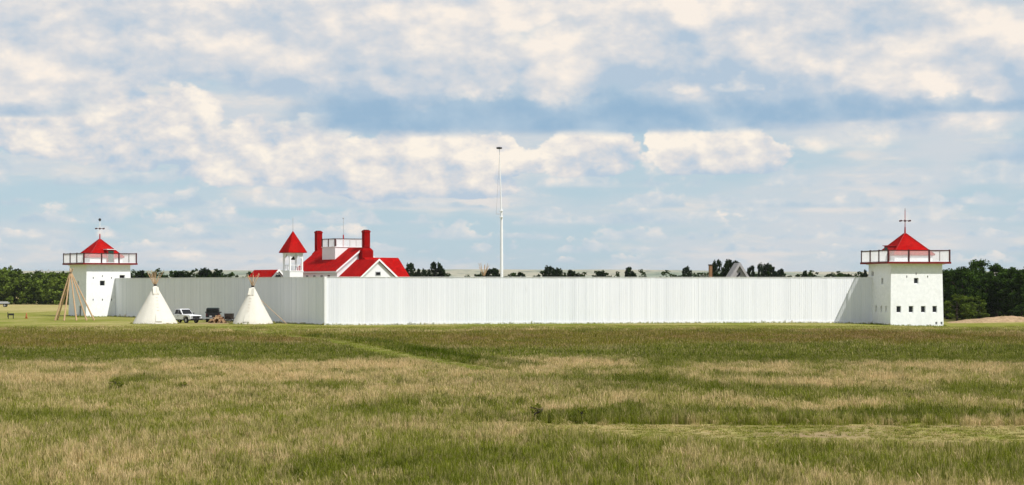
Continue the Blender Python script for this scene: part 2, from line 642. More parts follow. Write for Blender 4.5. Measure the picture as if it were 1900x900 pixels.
def cover(x, y):
    """dry, red(brown seed heads), lush, height(m), dirt for world positions"""
    x, y = np.asarray(x, float), np.asarray(y, float)
    wob = (fbm(x / 19 + 3, y / 30, 4) - 0.5)
    n2_ = fbm(x / 3.0 + 11, y / 4.0 + 2, 3)
    yy = y * (1 + wob * 0.26 + (n2_ - 0.5) * 0.09)
    n = fbm(x / 5.0, y / 7.0, 5)
    n2 = fbm(x / 1.7 + 40, y / 3.2, 4)
    nb = fbm(x / 24 + 9, y / 13 + 4, 4)
    left = 1 - sstep(x, -12, 8)
    dry = 0.34 + (n - 0.5) * 1.3 + (n2 - 0.5) * 1.3 + (nb - 0.5) * 1.0
    red = np.zeros_like(y)
    lush = np.clip((0.46 - n) * 2.2 + (0.5 - n2) * 1.2, 0, 1) * 0.55
    hgt = np.full_like(y, 0.42)
    # tan stand across the middle of the field
    b = bump1(yy, 103, 13, 0.6) * (0.6 + 0.8 * nb)
    dry = dry + 0.26 * b
    # bluish green strip right of centre, green streak left of centre
    b = bump1(yy, 86, 6, 0.7) * (0.5 + nb) * (0.35 + 0.65 * sstep(x, -6, 6))
    dry = dry - 0.38 * b
    lush = lush + 0.25 * b
    # tan again
    b = bump1(yy, 76, 4.5, 0.7)
    dry = dry + 0.16 * b
    # rank green line along the mown strip
    b = bump1(yy, 70.2, 1.5, 0.5) * sstep(x, -3, 1.5)
    dry = dry - 0.6 * b
    lush = lush + 0.5 * b * (0.4 + n)
    # mown strip on the right
    edge = 68.6 - 0.05 * x
    strip = sstep(edge - y, 0, 0.9) * sstep(y - (57.5 + 6.0 * (1 - sstep(x, -2, 9))), -1.5, 2.5) * sstep(x, -5, 3)
    hgt = hgt * (1 - 0.84 * strip)
    dry = dry * (1 - strip) + strip * (0.28 + (n - 0.5) * 1.3 + (n2 - 0.5) * 0.7)
    dirt = strip * np.clip((fbm(x / 3.2 + 7, y / 1.1, 4) - 0.50) * 3.6, 0, 1) * sstep(x, 4, 9) * 0.75
    dirt = np.maximum(dirt, strip * 0.85 * np.exp(-((x - 10.5) / 4.5) ** 2 - ((y - 63.0) / 2.6) ** 2) * sstep(fbm(x / 1.6, y / 0.9, 3), 0.36, 0.56))
    dirt = np.maximum(dirt, 0.8 * bump1(y, edge - 0.7, 0.35, 0.6) * sstep(x, 1, 6))
    # lush green belt
    b = bump1(yy, 134, 11, 1.0) * (0.55 + 0.9 * (nb - 0.25))
    dry = dry - 0.8 * b
    lush = lush + (1.3 * n - 0.05) * b
    hgt = hgt * (1 - 0.2 * b)
    b = bump1(yy, 121, 4, 0.5) * sstep(x, 8, 18)
    dry = dry + 0.28 * b
    # reddish brown seed heads beyond it
    b = bump1(yy, 168, 17 + 3, 0.3) * (0.75 + 0.5 * (nb - 0.5))
    red = red + (0.62 + 1.1 * (n - 0.35)) * b
    dry = dry - 0.35 * b
    hgt = hgt * (1 - 0.25 * b)
    b = bump1(yy, 196, 8, 0.4) * sstep(x, 0, 20)
    red = red + 0.28 * b
    # mown turf round the fort
    near_fort = sstep(yy, 190, 204)
    hgt = hgt * (1 - 0.86 * near_fort)
    dry = dry * (1 - near_fort) + near_fort * (0.14 + (n - 0.5) * 0.8 + (nb - 0.5) * 0.6)
    red = red * (1 - near_fort)
    lush = lush * (1 - 0.7 * near_fort)
    k = sstep(y, 300, 380)
    dry = dry * (1 - k) + k * (0.52 + (n - 0.5) * 0.6)
    # mown path running from the wall towards the camera
    pxc = np.interp(y, [104, 118.8, 132, 148.5, 165, 176.4, 207, 228], [0.3, -4.3, -8.4, -12.2, -17.0, -22.0, -32.6, -38])
    d = np.abs(x - pxc) * 0.92
    path = sstep(1.75 - d, 0, 0.6) * sstep(y, 103, 108) * (1 - sstep(y, 212, 226))
    hgt = hgt * (1 - 0.88 * path)
    dry = dry * (1 - path) + path * (0.0 + 0.30 * sstep(np.abs(d - 0.9), 0.4, 0.1))
    red = red * (1 - path)
    lush = lush * (1 - path) + 0.22 * path
    verge = bump1(x - pxc, 3.2, 1.2, 0.7) * sstep(y, 108, 116) * (1 - sstep(y, 172, 184))
    lush = lush + 0.5 * verge
    dry = dry - 0.6 * verge
    red = red * (1 - verge)
    # bare places: the track at the far left, the yard by the truck
    tr = bump1(y, 186.5 + 0.02 * x, 1.6, 0.4) * (1 - sstep(x, -47, -40))
    dirt = np.maximum(dirt, tr * 0.9)
    yard = np.exp(-((x + 39.5) / 2.9) ** 4 - ((y - 238.0) / 4.2) ** 2)
    dirt = np.maximum(dirt, yard)
    hgt = hgt * (1 - np.maximum(tr, yard))
    hgt = hgt * (0.72 + 0.56 * fbm(x / 2.2 + 70, y / 3.0, 3))
    return np.clip(dry, 0, 1), np.clip(red, 0, 1), np.clip(lush, 0, 1), hgt, np.clip(dirt, 0, 1)


def axis(core, far_lo, far_hi, n):
    lo = core[0] - (core[0] - far_lo) * (np.linspace(0, 1, n) ** 2.6)[1:][::-1]
    hi = core[-1] + (far_hi - core[-1]) * (np.linspace(0, 1, n) ** 2.6)[1:]
    return np.concatenate([lo, core, hi])


gx = axis(np.arange(-95, 95.1, 1.0), -9500, 9500, 22)
gy = axis(np.concatenate([np.arange(0, 205, 0.8), np.arange(205, 310, 1.5)]), -600, 9500, 22)
GX, GY = np.meshgrid(gx, gy)
GZ = ground_z(GX, GY)
nxv, nyv = len(gx), len(gy)
vid = np.arange(nxv * nyv).reshape(nyv, nxv)
quads = np.stack([vid[:-1, :-1], vid[:-1, 1:], vid[1:, 1:], vid[1:, :-1]], -1).reshape(-1, 4)
me = bpy.data.meshes.new('ground')
me.from_pydata(np.stack([GX, GY, GZ], -1).reshape(-1, 3).tolist(), [], quads.tolist())
cv = cover(GX.ravel(), GY.ravel())
for nm, arr in (('dry', cv[0]), ('red', cv[1]), ('lush', cv[2]), ('dirt', cv[4])):
    a = me.attributes.new(nm, 'FLOAT', 'POINT')
    a.data.foreach_set('value', arr.astype(np.float32))

C_GREEN = (0.200, 0.228, 0.022)
C_LUSH = (0.062, 0.090, 0.004)
C_TAN = (0.64, 0.49, 0.265)
C_RED = (0.150, 0.085, 0.012)


def grass_colour(nt, dry, red, lush):
    c = n_mix(nt, dry, C_GREEN, C_TAN)
    c = n_mix(nt, red, c, C_RED)
    return n_mix(nt, lush, c, C_LUSH)


def _ground(nt):
    fine = n_noise(nt, 1.1, 6, 0.7, (1, 0.35, 1))
    v = n_noise(nt, 6.0, 4, 0.7, (1, 0.4, 1))
    dry = n_attr(nt, 'dry').outputs['Fac']
    dry = n_math(nt, 'ADD', dry, n_math(nt, 'MULTIPLY', n_math(nt, 'SUBTRACT', fine, 0.5), 0.7))
    cl = nd(nt, 'ShaderNodeClamp')
    nt.links.new(dry, cl.inputs[0])
    c = grass_colour(nt, cl.outputs[0], n_attr(nt, 'red').outputs['Fac'], n_attr(nt, 'lush').outputs['Fac'])
    c = n_mix(nt, n_ramp(nt, v, 0.35, 0.75), n_mix(nt, 1.0, c, (0.72, 0.72, 0.72), 'MULTIPLY'), c)
    c = n_mix(nt, n_attr(nt, 'dirt').outputs['Fac'], c, n_mix(nt, v, (0.22, 0.15, 0.085), (0.36, 0.26, 0.16)))
    return bsdf(nt, c, 0.95, spec=0.05, bump=v, bump_d=0.10, bump_s=0.7)


me.materials.append(mat('prairie_turf', _ground))
me.polygons.foreach_set('use_smooth', [True] * len(me.polygons))
tag(link('ground', me), kind='structure')

# far hills across the river -------------------------------------
hx = np.linspace(-2600, 2600, 230)
hy = np.linspace(3300, 7600, 60)
HX, HY = np.meshgrid(hx, hy)
t = (HY - 3300) / (7600 - 3300)
sky_row = 496.0 + 3.0 * (fbm(HX / 420 + 2, HX * 0 + 3, 4) - 0.5) - 2.0 * np.exp(-((HX + 100) / 500) ** 2) + 1.5 * sstep(HX, 300, 900)
crest = (HOR - sky_row) / F * 5600
HZ = crest * sstep(t, 0.02, 0.52) * (0.62 + 0.38 * sstep(t, 0.25, 0.55)) - 4
gul = np.abs(fbm(HX / 150, HY / 420, 4) - 0.5) * 2
HZ = HZ - (1 - gul) * 9 * sstep(t, 0.05, 0.2) * (1 - sstep(t, 0.45, 0.55))
HZ = np.where(t > 0.53, HZ - (t - 0.53) * 60, HZ)
hid = np.arange(HX.size).reshape(HX.shape)
hq = np.stack([hid[:-1, :-1], hid[:-1, 1:], hid[1:, 1:], hid[1:, :-1]], -1).reshape(-1, 4)
me = bpy.data.meshes.new('hills')
me.from_pydata(np.stack([HX, HY, HZ], -1).reshape(-1, 3).tolist(), [], hq.tolist())


def _hill(nt):
    a = n_noise(nt, 0.004, 5, 0.55, (1, 0.5, 3))
    b = n_noise(nt, 0.02, 5, 0.6, (1, 0.5, 2))
    c = n_mix(nt, n_ramp(nt, a, 0.38, 0.62), (0.19, 0.23, 0.16), (0.37, 0.345, 0.25))  # tones paled in the colour itself, adding to the distance haze
    c = n_mix(nt, n_math(nt, 'MULTIPLY', n_ramp(nt, b, 0.56, 0.66), 0.75), c, (0.10, 0.13, 0.10))
    return bsdf(nt, c, 1.0, spec=0.0)


me.materials.append(mat('prairie_hills', _hill))
me.polygons.foreach_set('use_smooth', [True] * len(me.polygons))
tag(link('hills', me), kind='structure')
# ------------------------------------------------------------------ the fort
M_FASCIA = plain('deep_red_paint', (0.17, 0.006, 0.007), 0.7, 0.2, 3)
C0 = Vector((-23.9, 229.0))            # near corner of the palisade
CR = Vector((49.75, 244.6))            # where the front wall meets the right tower
CL = Vector((-63.87, 286.8))           # where the left wall meets the left tower
ROT_F = math.atan2(CR.y - C0.y, CR.x - C0.x)
ROT_L = math.atan2(C0.y - CL.y, C0.x - CL.x)
WALL_TOP = 6.12


def palisade(A, B, rot, label, post):
    L = (B - A).length
    root = empty('palisade_wall', (A.x, A.y, 0), rot)
    tag(root, label, 'wall')
    rnd = random.Random(int(L * 100))
    mb, x = MB(), 0.0
    while x < L - 0.05:
        w = min(rnd.uniform(0.26, 0.36), L - x)
        mx, my = A.x + math.cos(rot) * x, A.y + math.sin(rot) * x
        foot = gz(mx, my) - 0.25
        top = WALL_TOP + rnd.uniform(-0.015, 0.012)
        dep = rnd.uniform(-0.012, 0.012)
        tn = min(1, max(0, rnd.gauss(0.66, 0.20)))
        if rnd.random() < 0.08:
            tn *= 0.3
        lean = rnd.uniform(-0.004, 0.004)
        mb.box((x + w / 2, -0.05 + dep, (top + foot) / 2), (w - 0.014, 0.06, top - foot), lean * 0.3, tn)
        x += w
    tag(mb.build('upright_boards', M_BOARD, root, tint=True), kind='stuff')
    MB().box((L / 2, 0.09, (WALL_TOP - 0.06 - 0.5) / 2), (L, 0.16, WALL_TOP - 0.06 + 0.5)).build('backing_rails', M_SIDING, root)
    MB().box((L / 2, 0.02, WALL_TOP + 0.045), (L + 0.1, 0.34, 0.06)).build('cap_rail', M_WHITE, root)
    mb = MB()
    n = 18
    for i in range(n):
        xa, xb = L * i / n, L * (i + 1) / n
        g = gz(A.x + math.cos(rot) * (xa + xb) / 2, A.y + math.sin(rot) * (xa + xb) / 2)
        mb.box(((xa + xb) / 2, -0.115, g + 0.04), (xb - xa - 0.01, 0.05, 0.50))
    mb.build('sill_beam', M_WHITE, root)
    if post:
        MB().box((-0.12, 0.02, (WALL_TOP + 0.1 - 0.4) / 2), (0.30, 0.42, WALL_TOP + 0.1 + 0.4)).build('corner_post', M_WHITE, root)
    return root


palisade(C0, CR, ROT_F, 'long sunlit white board wall running from the near corner to the right tower', True)
palisade(CL, C0, ROT_L, 'shaded grey-white board wall behind the two tipis, running to the left tower', False)


def holed_face(mb, side, hb, ht, H, holes, z0=-0.7, depth=0.32):
    """one battered tower face in local coordinates; side 0 front,1 right,2 back,3 left"""
    ang = side * math.pi / 2
    ca, sa = math.cos(ang), math.sin(ang)

    def pos(s, z, inset=0.0):
        h = hb + (ht - hb) * max(0.0, z) / H
        x, y = s * h, -(h - inset)
        return (x * ca - y * sa, x * sa + y * ca, z)
    hm = (hb + ht) / 2
    xs = sorted({-1.0, 1.0} | {round((h[0] + k * h[2] / 2) / hm, 4) for h in holes for k in (-1, 1)})
    zs = sorted({z0, H} | {round(h[1] + k * h[3] / 2, 4) for h in holes for k in (-1, 1)})

    def inside(s, z):
        return any(abs(s * hm - h[0]) < h[2] / 2 and abs(z - h[1]) < h[3] / 2 for h in holes)
    for i in range(len(xs) - 1):
        for j in range(len(zs) - 1):
            if inside((xs[i] + xs[i + 1]) / 2, (zs[j] + zs[j + 1]) / 2):
                continue
            mb.add([pos(xs[i], zs[j]), pos(xs[i + 1], zs[j]), pos(xs[i + 1], zs[j + 1]), pos(xs[i], zs[j + 1])], [(0, 1, 2, 3)])
    for h in holes:
        s0, s1 = (h[0] - h[2] / 2) / hm, (h[0] + h[2] / 2) / hm
        a, b = h[1] - h[3] / 2, h[1] + h[3] / 2
        o = [pos(s0, a), pos(s1, a), pos(s1, b), pos(s0, b)]
        q = [pos(s0, a, depth), pos(s1, a, depth), pos(s1, b, depth), pos(s0, b, depth)]
        for k in range(4):
            l = (k + 1) % 4
            mb.add([o[l], o[k], q[k], q[l]], [(0, 1, 2, 3)])
    return pos, hm


def railing(root, half, z0, z1, bays, name_post='railing_post', dark=M_DARKRED, close=0.115, bal=0.032, topmat=None):
    """posts, rails and close white balusters round a square deck"""
    for side in range(4):
        ang = side * math.pi / 2
        ca, sa = math.cos(ang), math.sin(ang)

        def P(x, y):
            return (x * ca - y * sa, x * sa + y * ca)
        for k in range(bays):
            x = -half + 2 * half * k / bays
            c = P(x, -half)
            MB().box((c[0], c[1], (z0 + z1 + 0.08) / 2), (0.19, 0.19, z1 - z0 + 0.08), ang).build(name_post, dark, root)
        c = P(0, -half)
        MB().box((c[0], c[1], z1 - 0.03), (2 * half - 0.20, 0.11, 0.11), ang).build('top_rail', topmat or dark, root)
        MB().box((c[0], c[1], z0 + 0.12), (2 * half - 0.16, 0.08, 0.08), ang).build('bottom_rail', M_WHITE, root)
        mb = MB()
        n = int(2 * half / close)
        for k in range(1, n):
            x = -half + 2 * half * k / n
            c = P(x, -half)
            mb.box((c[0], c[1], (z0 + 0.1 + z1 - 0.06) / 2), (bal, 0.035, z1 - z0 - 0.18), ang)
        tag(mb.build('balusters', M_WHITE, root), kind='stuff')


def window(root, pos, hm, x, z, w, h, loop=False):
    """frame and dark pane set back in an opening of a tower face"""
    s0, s1 = (x - w / 2) / hm, (x + w / 2) / hm
    a, b = z - h / 2, z + h / 2
    if loop:
        mb = MB()
        p = [pos(s0, a, 0.30), pos(s1, a, 0.30), pos(s1, b, 0.30), pos(s0, b, 0.30)]
        d = (Vector(pos(s0, a, 0.36)) - Vector(pos(s0, a, 0.30)))
        mb.prism(p, d)
        mb.build('loophole', M_BLACK, root)
        return
    win = MB()
    t = 0.06
    for (u0, u1, c0, c1) in ((s0, s0 + t / hm, a, b), (s1 - t / hm, s1, a, b), (s0 + t / hm, s1 - t / hm, b - t, b), (s0 + t / hm, s1 - t / hm, a, a + t)):
        p = [pos(u0, c0, 0.16), pos(u1, c0, 0.16), pos(u1, c1, 0.16), pos(u0, c1, 0.16)]
        win.prism(p, Vector(pos(u0, c0, 0.22)) - Vector(pos(u0, c0, 0.16)))
    wo_ = win.build('window', M_WHITE, root)
    p = [pos(s0, a, 0.20), pos(s1, a, 0.20), pos(s1, b, 0.20), pos(s0, b, 0.20)]
    MB().prism(p, Vector(pos(s0, a, 0.25)) - Vector(pos(s0, a, 0.20))).build('pane', M_GLASS, wo_)


def tower(cx, cy, rot, zb, wins, dormer_side, label, ball):
    root = empty('bastion_tower', (cx, cy, zb), rot)
    tag(root, label, 'tower')
    H, hb, ht = 8.34, 3.84, 3.70
    mb = MB()
    todo = []
    for side in range(4):
        hs = wins.get(side, [])
        pos, hm = holed_face(mb, side, hb, ht, H, hs)
        for h in hs:
            todo.append((pos, hm, h))
    mb.build('stone_wall', M_STONE, root)
    for pos, hm, h in todo:
        window(root, pos, hm, h[0], h[1], h[2], h[3], loop=h[2] < 0.3)
    # deck that oversails the walls
    MB().box((0, 0, H + 0.12), (9.06, 9.06, 0.16)).build('deck', M_WHITE, root)
    MB().box((0, 0, H - 0.03), (7.9, 7.9, 0.13)).build('deck_bearer', M_WHITE, root)
    for side in range(4):
        ang = side * math.pi / 2
        MB().box((math.sin(ang) * 4.56, -math.cos(ang) * 4.56, H + 0.13), (9.06 + (0.12 if side % 2 == 0 else -0.06), 0.06, 0.27), ang).build('fascia', M_FASCIA, root)
    railing(root, 4.42, H + 0.20, H + 1.82, 3)
    # roof house
    a, ze, za = 3.0, H + 1.25, H + 4.15
    for side in range(4):
        ang = side * math.pi / 2
        MB().box((math.sin(ang) * 2.72, -math.cos(ang) * 2.72, (H + 0.2 + ze) / 2), (5.44 + (0.1 if side % 2 == 0 else -0.1), 0.1, ze - H - 0.2), ang).build('roof_house_wall', M_WHITE, root)
    rf = MB()
    b = [(-a, -a, ze), (a, -a, ze), (a, a, ze), (-a, a, ze)]
    tp = 0.12
    q = [(-tp, -tp, za), (tp, -tp, za), (tp, tp, za), (-tp, tp, za)]
    lo = [(x * 0.985, y * 0.985, z - 0.14) for x, y, z in b]
    rf.add(b + q + lo, [(0, 1, 5, 4), (1, 2, 6, 5), (2, 3, 7, 6), (3, 0, 4, 7), (4, 5, 6, 7), (1, 0, 8, 9), (2, 1, 9, 10), (3, 2, 10, 11), (0, 3, 11, 8), (11, 10, 9, 8)])
    roof = rf.build('roof', M_RED, root)
    for k in range(4):
        x, y = b[k][0], b[k][1]
        MB().tube((x, y, ze + 0.02), (x * 0.04, y * 0.04, za + 0.02), 0.07, 0.06, 6).build('hip_cap', M_REDP, roof)
    # roof doorway
    ang = dormer_side * math.pi / 2
    ca, sa = math.cos(ang), math.sin(ang)

    def R(x, y, z):
        return (x * ca - y * sa, x * sa + y * ca, z)
    dm = MB()
    zt = ze + 1.18
    dm.prism([R(0.05, -3.06, ze - 1.0), R(1.25, -3.06, ze - 1.0), R(1.25, -3.06, zt), R(0.05, -3.06, zt)], Vector(R(0, 1.9, 0)))
    do = dm.build('roof_doorway', M_REDP, root)
    MB().prism([R(0.2, -3.10, ze - 0.95), R(1.1, -3.10, ze - 0.95), R(1.1, -3.10, zt - 0.2), R(0.2, -3.10, zt - 0.2)], Vector(R(0, 0.06, 0))).build('door_leaf', M_GREEN, do)
    MB().prism([R(-0.1, -3.26, zt), R(1.4, -3.26, zt), R(1.4, -3.26, zt + 0.09), R(-0.1, -3.26, zt + 0.09)], Vector(R(0, 2.2, 0))).build('doorway_hood', M_WHITE if ball else M_REDP, do)
    # weather vane
    v = MB()
    v.tube((0, 0, za - 0.1), (0, 0, za + 0.9), 0.13, 0.09, 8)
    vane = v.build('vane_foot', M_REDP, root)
    MB().tube((0, 0, za + 0.85), (0, 0, za + 3.15), 0.06, 0.045, 8).build('vane_pole', M_WHITE if ball else M_REDP, root)
    zc = za + 1.75
    mb = MB()
    for k in range(4):
        an = k * math.pi / 2 + 0.5
        e = (math.cos(an) * 0.85, math.sin(an) * 0.85, zc)
        mb.tube((0, 0, zc), e, 0.035, 0.03, 6)
        mb.box(e, (0.18, 0.18, 0.20))
    mb.build('vane_arms', M_DARKRED, root)
    MB().lathe([(0.02, -0.17), (0.13, -0.09), (0.17, 0), (0.13, 0.09), (0.02, 0.17)], 12, (0, 0, zc)).build('vane_hub', M_DARKRED, root, True)
    if ball:
        MB().lathe([(0.03, -0.25), (0.19, -0.15), (0.24, 0), (0.19, 0.15), (0.03, 0.25)], 12, (0, 0, za + 3.2)).build('vane_ball', M_IRON, root, True)
    else:
        MB().tube((0, 0, za + 3.1), (0, 0, za + 3.55), 0.05, 0.01, 6).build('vane_tip', M_DARKRED, root)
    return root


def corner_to_centre(c, rot, h):
    return c + Vector((math.cos(rot) * h - math.sin(rot) * h, math.sin(rot) * h + math.cos(rot) * h))


ROT_LT = ROT_L + math.pi / 2           # the left tower's front faces along the left wall, towards the camera
LT = corner_to_centre(Vector((-68.0, 284.0)), ROT_LT, 3.8)
RT = corner_to_centre(Vector((50.75, 238.4)), ROT_F, 3.8)
S = 0.17
tower(RT.x, RT.y, ROT_F, -0.36,
      {0: [(-0.08, 6.05, 0.66, 0.78), (-2.6, 2.22, 0.66, 0.90), (-0.85, 2.22, 0.66, 0.90), (0.9, 2.22, 0.66, 0.90), (2.55, 2.22, 0.66, 0.90),
           (-1.45, 6.6, S, 0.3), (-0.08, 7.0, S, 0.3), (1.6, 6.6, S, 0.3), (2.75, 0.34, 0.29, 0.36), (3.5, 0.34, 0.27, 0.36)],
       3: [(0.9, 6.0, 0.62, 0.85), (-2.45, 7.0, 0.75, 0.7), (-0.95, 2.25, 0.5, 0.85), (0.75, 2.25, 0.5, 0.85), (2.3, 2.25, 0.5, 0.85)],
       1: [(0, 6.0, 0.66, 0.8), (-1.5, 2.22, 0.58, 0.8), (1.5, 2.22, 0.58, 0.8)]},
      3, 'white stone tower with red pyramid roof at the right end of the front wall', False)
tower(LT.x, LT.y, ROT_LT, 0.0,
      {0: [(-1.05, 5.35, 0.86, 0.86), (2.35, 6.42, 0.95, 0.55), (-2.6, 6.2, S, 0.3), (-1.05, 6.5, S, 0.3), (0.5, 6.2, S, 0.3),
           (-2.6, 2.7, S, 0.35), (-1.05, 2.7, S, 0.35), (0.5, 2.7, S, 0.35)],
       3: [(0.2, 5.35, 0.7, 0.62), (1.2, 0.85, 0.9, 1.7)]},
      0, 'white stone tower with red pyramid roof at the far left, behind the bare poles', True)

# ---------------- the red-roofed house
ROT_H = ROT_LT
H0 = Vector((-22.2, 264.0, 0))
house = empty('trading_house', H0, ROT_H)
tag(house, 'white house with steep red roofs and two red chimneys behind the wall', 'house')


def slab(poly, t=0.16):
    a, b, c = Vector(poly[0]), Vector(poly[1]), Vector(poly[2])
    n = (b - a).cross(c - a).normalized()
    if n.z < 0:
        n = -n
    return MB().prism(poly, n * t)


ZR, ZE, HA, HL = 10.55, 7.05, 4.6, 13.0
MB().prism([(-HA + 0.3, 0, -0.3), (HA - 0.3, 0, -0.3), (HA - 0.3, 0, ZE + 0.1), (0, 0, ZR - 0.12), (-HA + 0.3, 0, ZE + 0.1)], (0, HL, 0)).build('main_wall', M_SIDING, house)
rl = slab([(-HA, -0.3, ZE), (0, -0.3, ZR), (0, HL + 0.3, ZR), (-HA, HL + 0.3, ZE)]).build('left_roof', M_RED, house)
rr = slab([(HA, -0.3, ZE), (HA, HL + 0.3, ZE), (0, HL + 0.3, ZR), (0, -0.3, ZR)]).build('right_roof', M_RED, house)
for sx, par in ((-1, rl), (1, rr)):
    a = Vector((sx * HA, -0.36, ZE - 0.12))
    b = Vector((0, -0.36, ZR - 0.12))
    MB().prism([a, b, b + Vector((0, 0, 0.30)), a + Vector((0, 0, 0.30))], (0, 0.05, 0)).build('barge_board', M_WHITE, par)
    MB().box((sx * (HA + 0.03), HL / 2, ZE - 0.02), (0.06, HL + 0.6, 0.22)).build('eave_board', M_WHITE, par)
for y in (2.4, 4.6, 6.9, 9.2, 11.2):
    w_ = MB().box((-HA + 0.29, y, 6.1), (0.07, 0.95, 1.1)).build('window', M_WHITE, house)
    MB().box((-HA + 0.26, y, 6.1), (0.05, 0.72, 0.88)).build('pane', M_GLASS, w_)
# roof deck
MB().box((0, 6.0, (8.4 + 10.76) / 2), (4.8, 4.0, 10.76 - 8.4)).build('deck_house', M_SIDING, house)
MB().box((0, 6.0, 10.81), (5.0, 4.2, 0.10)).build('deck_floor', M_WHITE, house)
for (x, y) in ((-2.4, 4.0), (2.4, 4.0), (-2.4, 8.0), (2.4, 8.0), (-2.4, 6.0), (2.4, 6.0), (0, 8.0)):
    MB().box((x, y, 11.45), (0.16, 0.16, 1.2)).build('railing_post', M_DARKRED, house)
for (cx_, cy_, lx, ly) in ((0, 4.0, 4.64, 0.08), (0, 8.0, 4.64, 0.08), (-2.4, 6.0, 0.08, 3.84), (2.4, 6.0, 0.08, 3.84)):
    MB().box((cx_, cy_, 12.02), (lx, ly, 0.09)).build('top_rail', M_DARKRED, house)
    mb = MB()
    n = int(max(lx, ly) / 0.13)
    for k in range(1, n):
        f = k / n - 0.5
        mb.box((cx_ + lx * f if lx > ly else cx_, cy_ + ly * f if ly > lx else cy_, 11.42), (0.07 if lx > ly else 0.03, 0.07 if ly > lx else 0.03, 1.1))
    tag(mb.build('balusters', M_WHITE, house), kind='stuff')
MB().tube((0.3, 6.3, 10.86), (0.3, 6.3, 12.7), 0.14, 0.09, 8).build('vane_foot', M_REDP, house)
MB().tube((0.3, 6.3, 12.7), (0.3, 6.3, 15.3), 0.05, 0.035, 8).build('vane_pole', M_GREYP, house)
MB().lathe([(0.02, -0.14), (0.14, 0), (0.02, 0.14)], 10, (0.3, 6.3, 15.2)).build('vane_ball', M_GREYP, house, True)


def chimney(x, y, wtop, wbase, zs, zt):
    mb = MB()
    mb.box((x, y, zs / 2 - 0.2), (wbase, 1.1, zs + 0.4))
    mb.box((x, y, zs + 0.25), (wbase, 1.1, 0.5), 0, 0.5, wtop / wbase)
    mb.box((x, y, (zs + 0.5 + zt) / 2), (wtop, 0.80, zt - zs - 0.5))
    c = mb.build('chimney', M_REDB, house)
    MB().box((x, y, zt - 0.22), (wtop + 0.12, 0.94, 0.16)).build('chimney_cap', M_REDB, c)
    MB().box((x, y, zt + 0.04), (wtop - 0.3, 0.5, 0.1)).build('flue', M_BLACK, c)


chimney(0.25, -0.62, 0.95, 1.85, 10.2, 13.2)
chimney(0.0, HL + 0.62, 0.92, 1.7, 9.9, 13.4)
# front wing with gable
WX, WY, WZ, WA = -1.1, -6.5, 8.72, 4.3
we = WZ - WA * 0.84
MB().prism([(WX - WA + 0.25, WY, -0.3), (WX + WA - 0.25, WY, -0.3), (WX + WA - 0.25, WY, we + 0.1), (WX, WY, WZ - 0.14), (WX - WA + 0.25, WY, we + 0.1)], (0, 6.45, 0)).build('wing_wall', M_SIDING, house)
wl = slab([(WX - WA, WY - 0.3, we), (WX, WY - 0.3, WZ), (WX, -0.32, WZ), (WX - WA, -0.32, we)]).build('wing_left_roof', M_RED, house)
wr_ = slab([(WX + WA, WY - 0.3, we), (WX + WA, -0.32, we), (WX, -0.32, WZ), (WX, WY - 0.3, WZ)]).build('wing_right_roof', M_RED, house)
for sx, par in ((-1, wl), (1, wr_)):
    a = Vector((WX + sx * WA, WY - 0.36, we - 0.12))
    b = Vector((WX, WY - 0.36, WZ - 0.12))
    MB().prism([a, b, b + Vector((0, 0, 0.32)), a + Vector((0, 0, 0.32))], (0, 0.05, 0)).build('barge_board', M_WHITE, par)
w_ = MB().box((WX - 0.05, WY - 0.02, 6.75), (0.92, 0.07, 0.60)).build('window', M_GREYP, house)
MB().box((WX - 0.05, WY - 0.06, 6.75), (0.70, 0.05, 0.40)).build('pane', M_GLASS, w_)
# cross wing to the right
BX, BY, BZ, BA = 4.75, -2.3, 9.02, 3.3
be = BZ - BA * 0.86
MB().prism([(BX - 0.25, BY - BA + 0.25, -0.3), (BX - 0.25, BY + BA - 0.25, -0.3), (BX - 0.25, BY + BA - 0.25, be + 0.1), (BX - 0.25, BY, BZ - 0.14), (BX - 0.25, BY - BA + 0.25, be + 0.1)], (-5.0, 0, 0)).build('cross_wing_wall', M_SIDING, house)
slab([(WX, BY - BA, be), (BX, BY - BA, be), (BX, BY, BZ), (WX, BY, BZ)]).build('cross_wing_front_roof', M_RED, house)
slab([(WX, BY, BZ), (BX, BY, BZ), (BX, BY + BA, be), (WX, BY + BA, be)]).build('cross_wing_back_roof', M_RED, house)

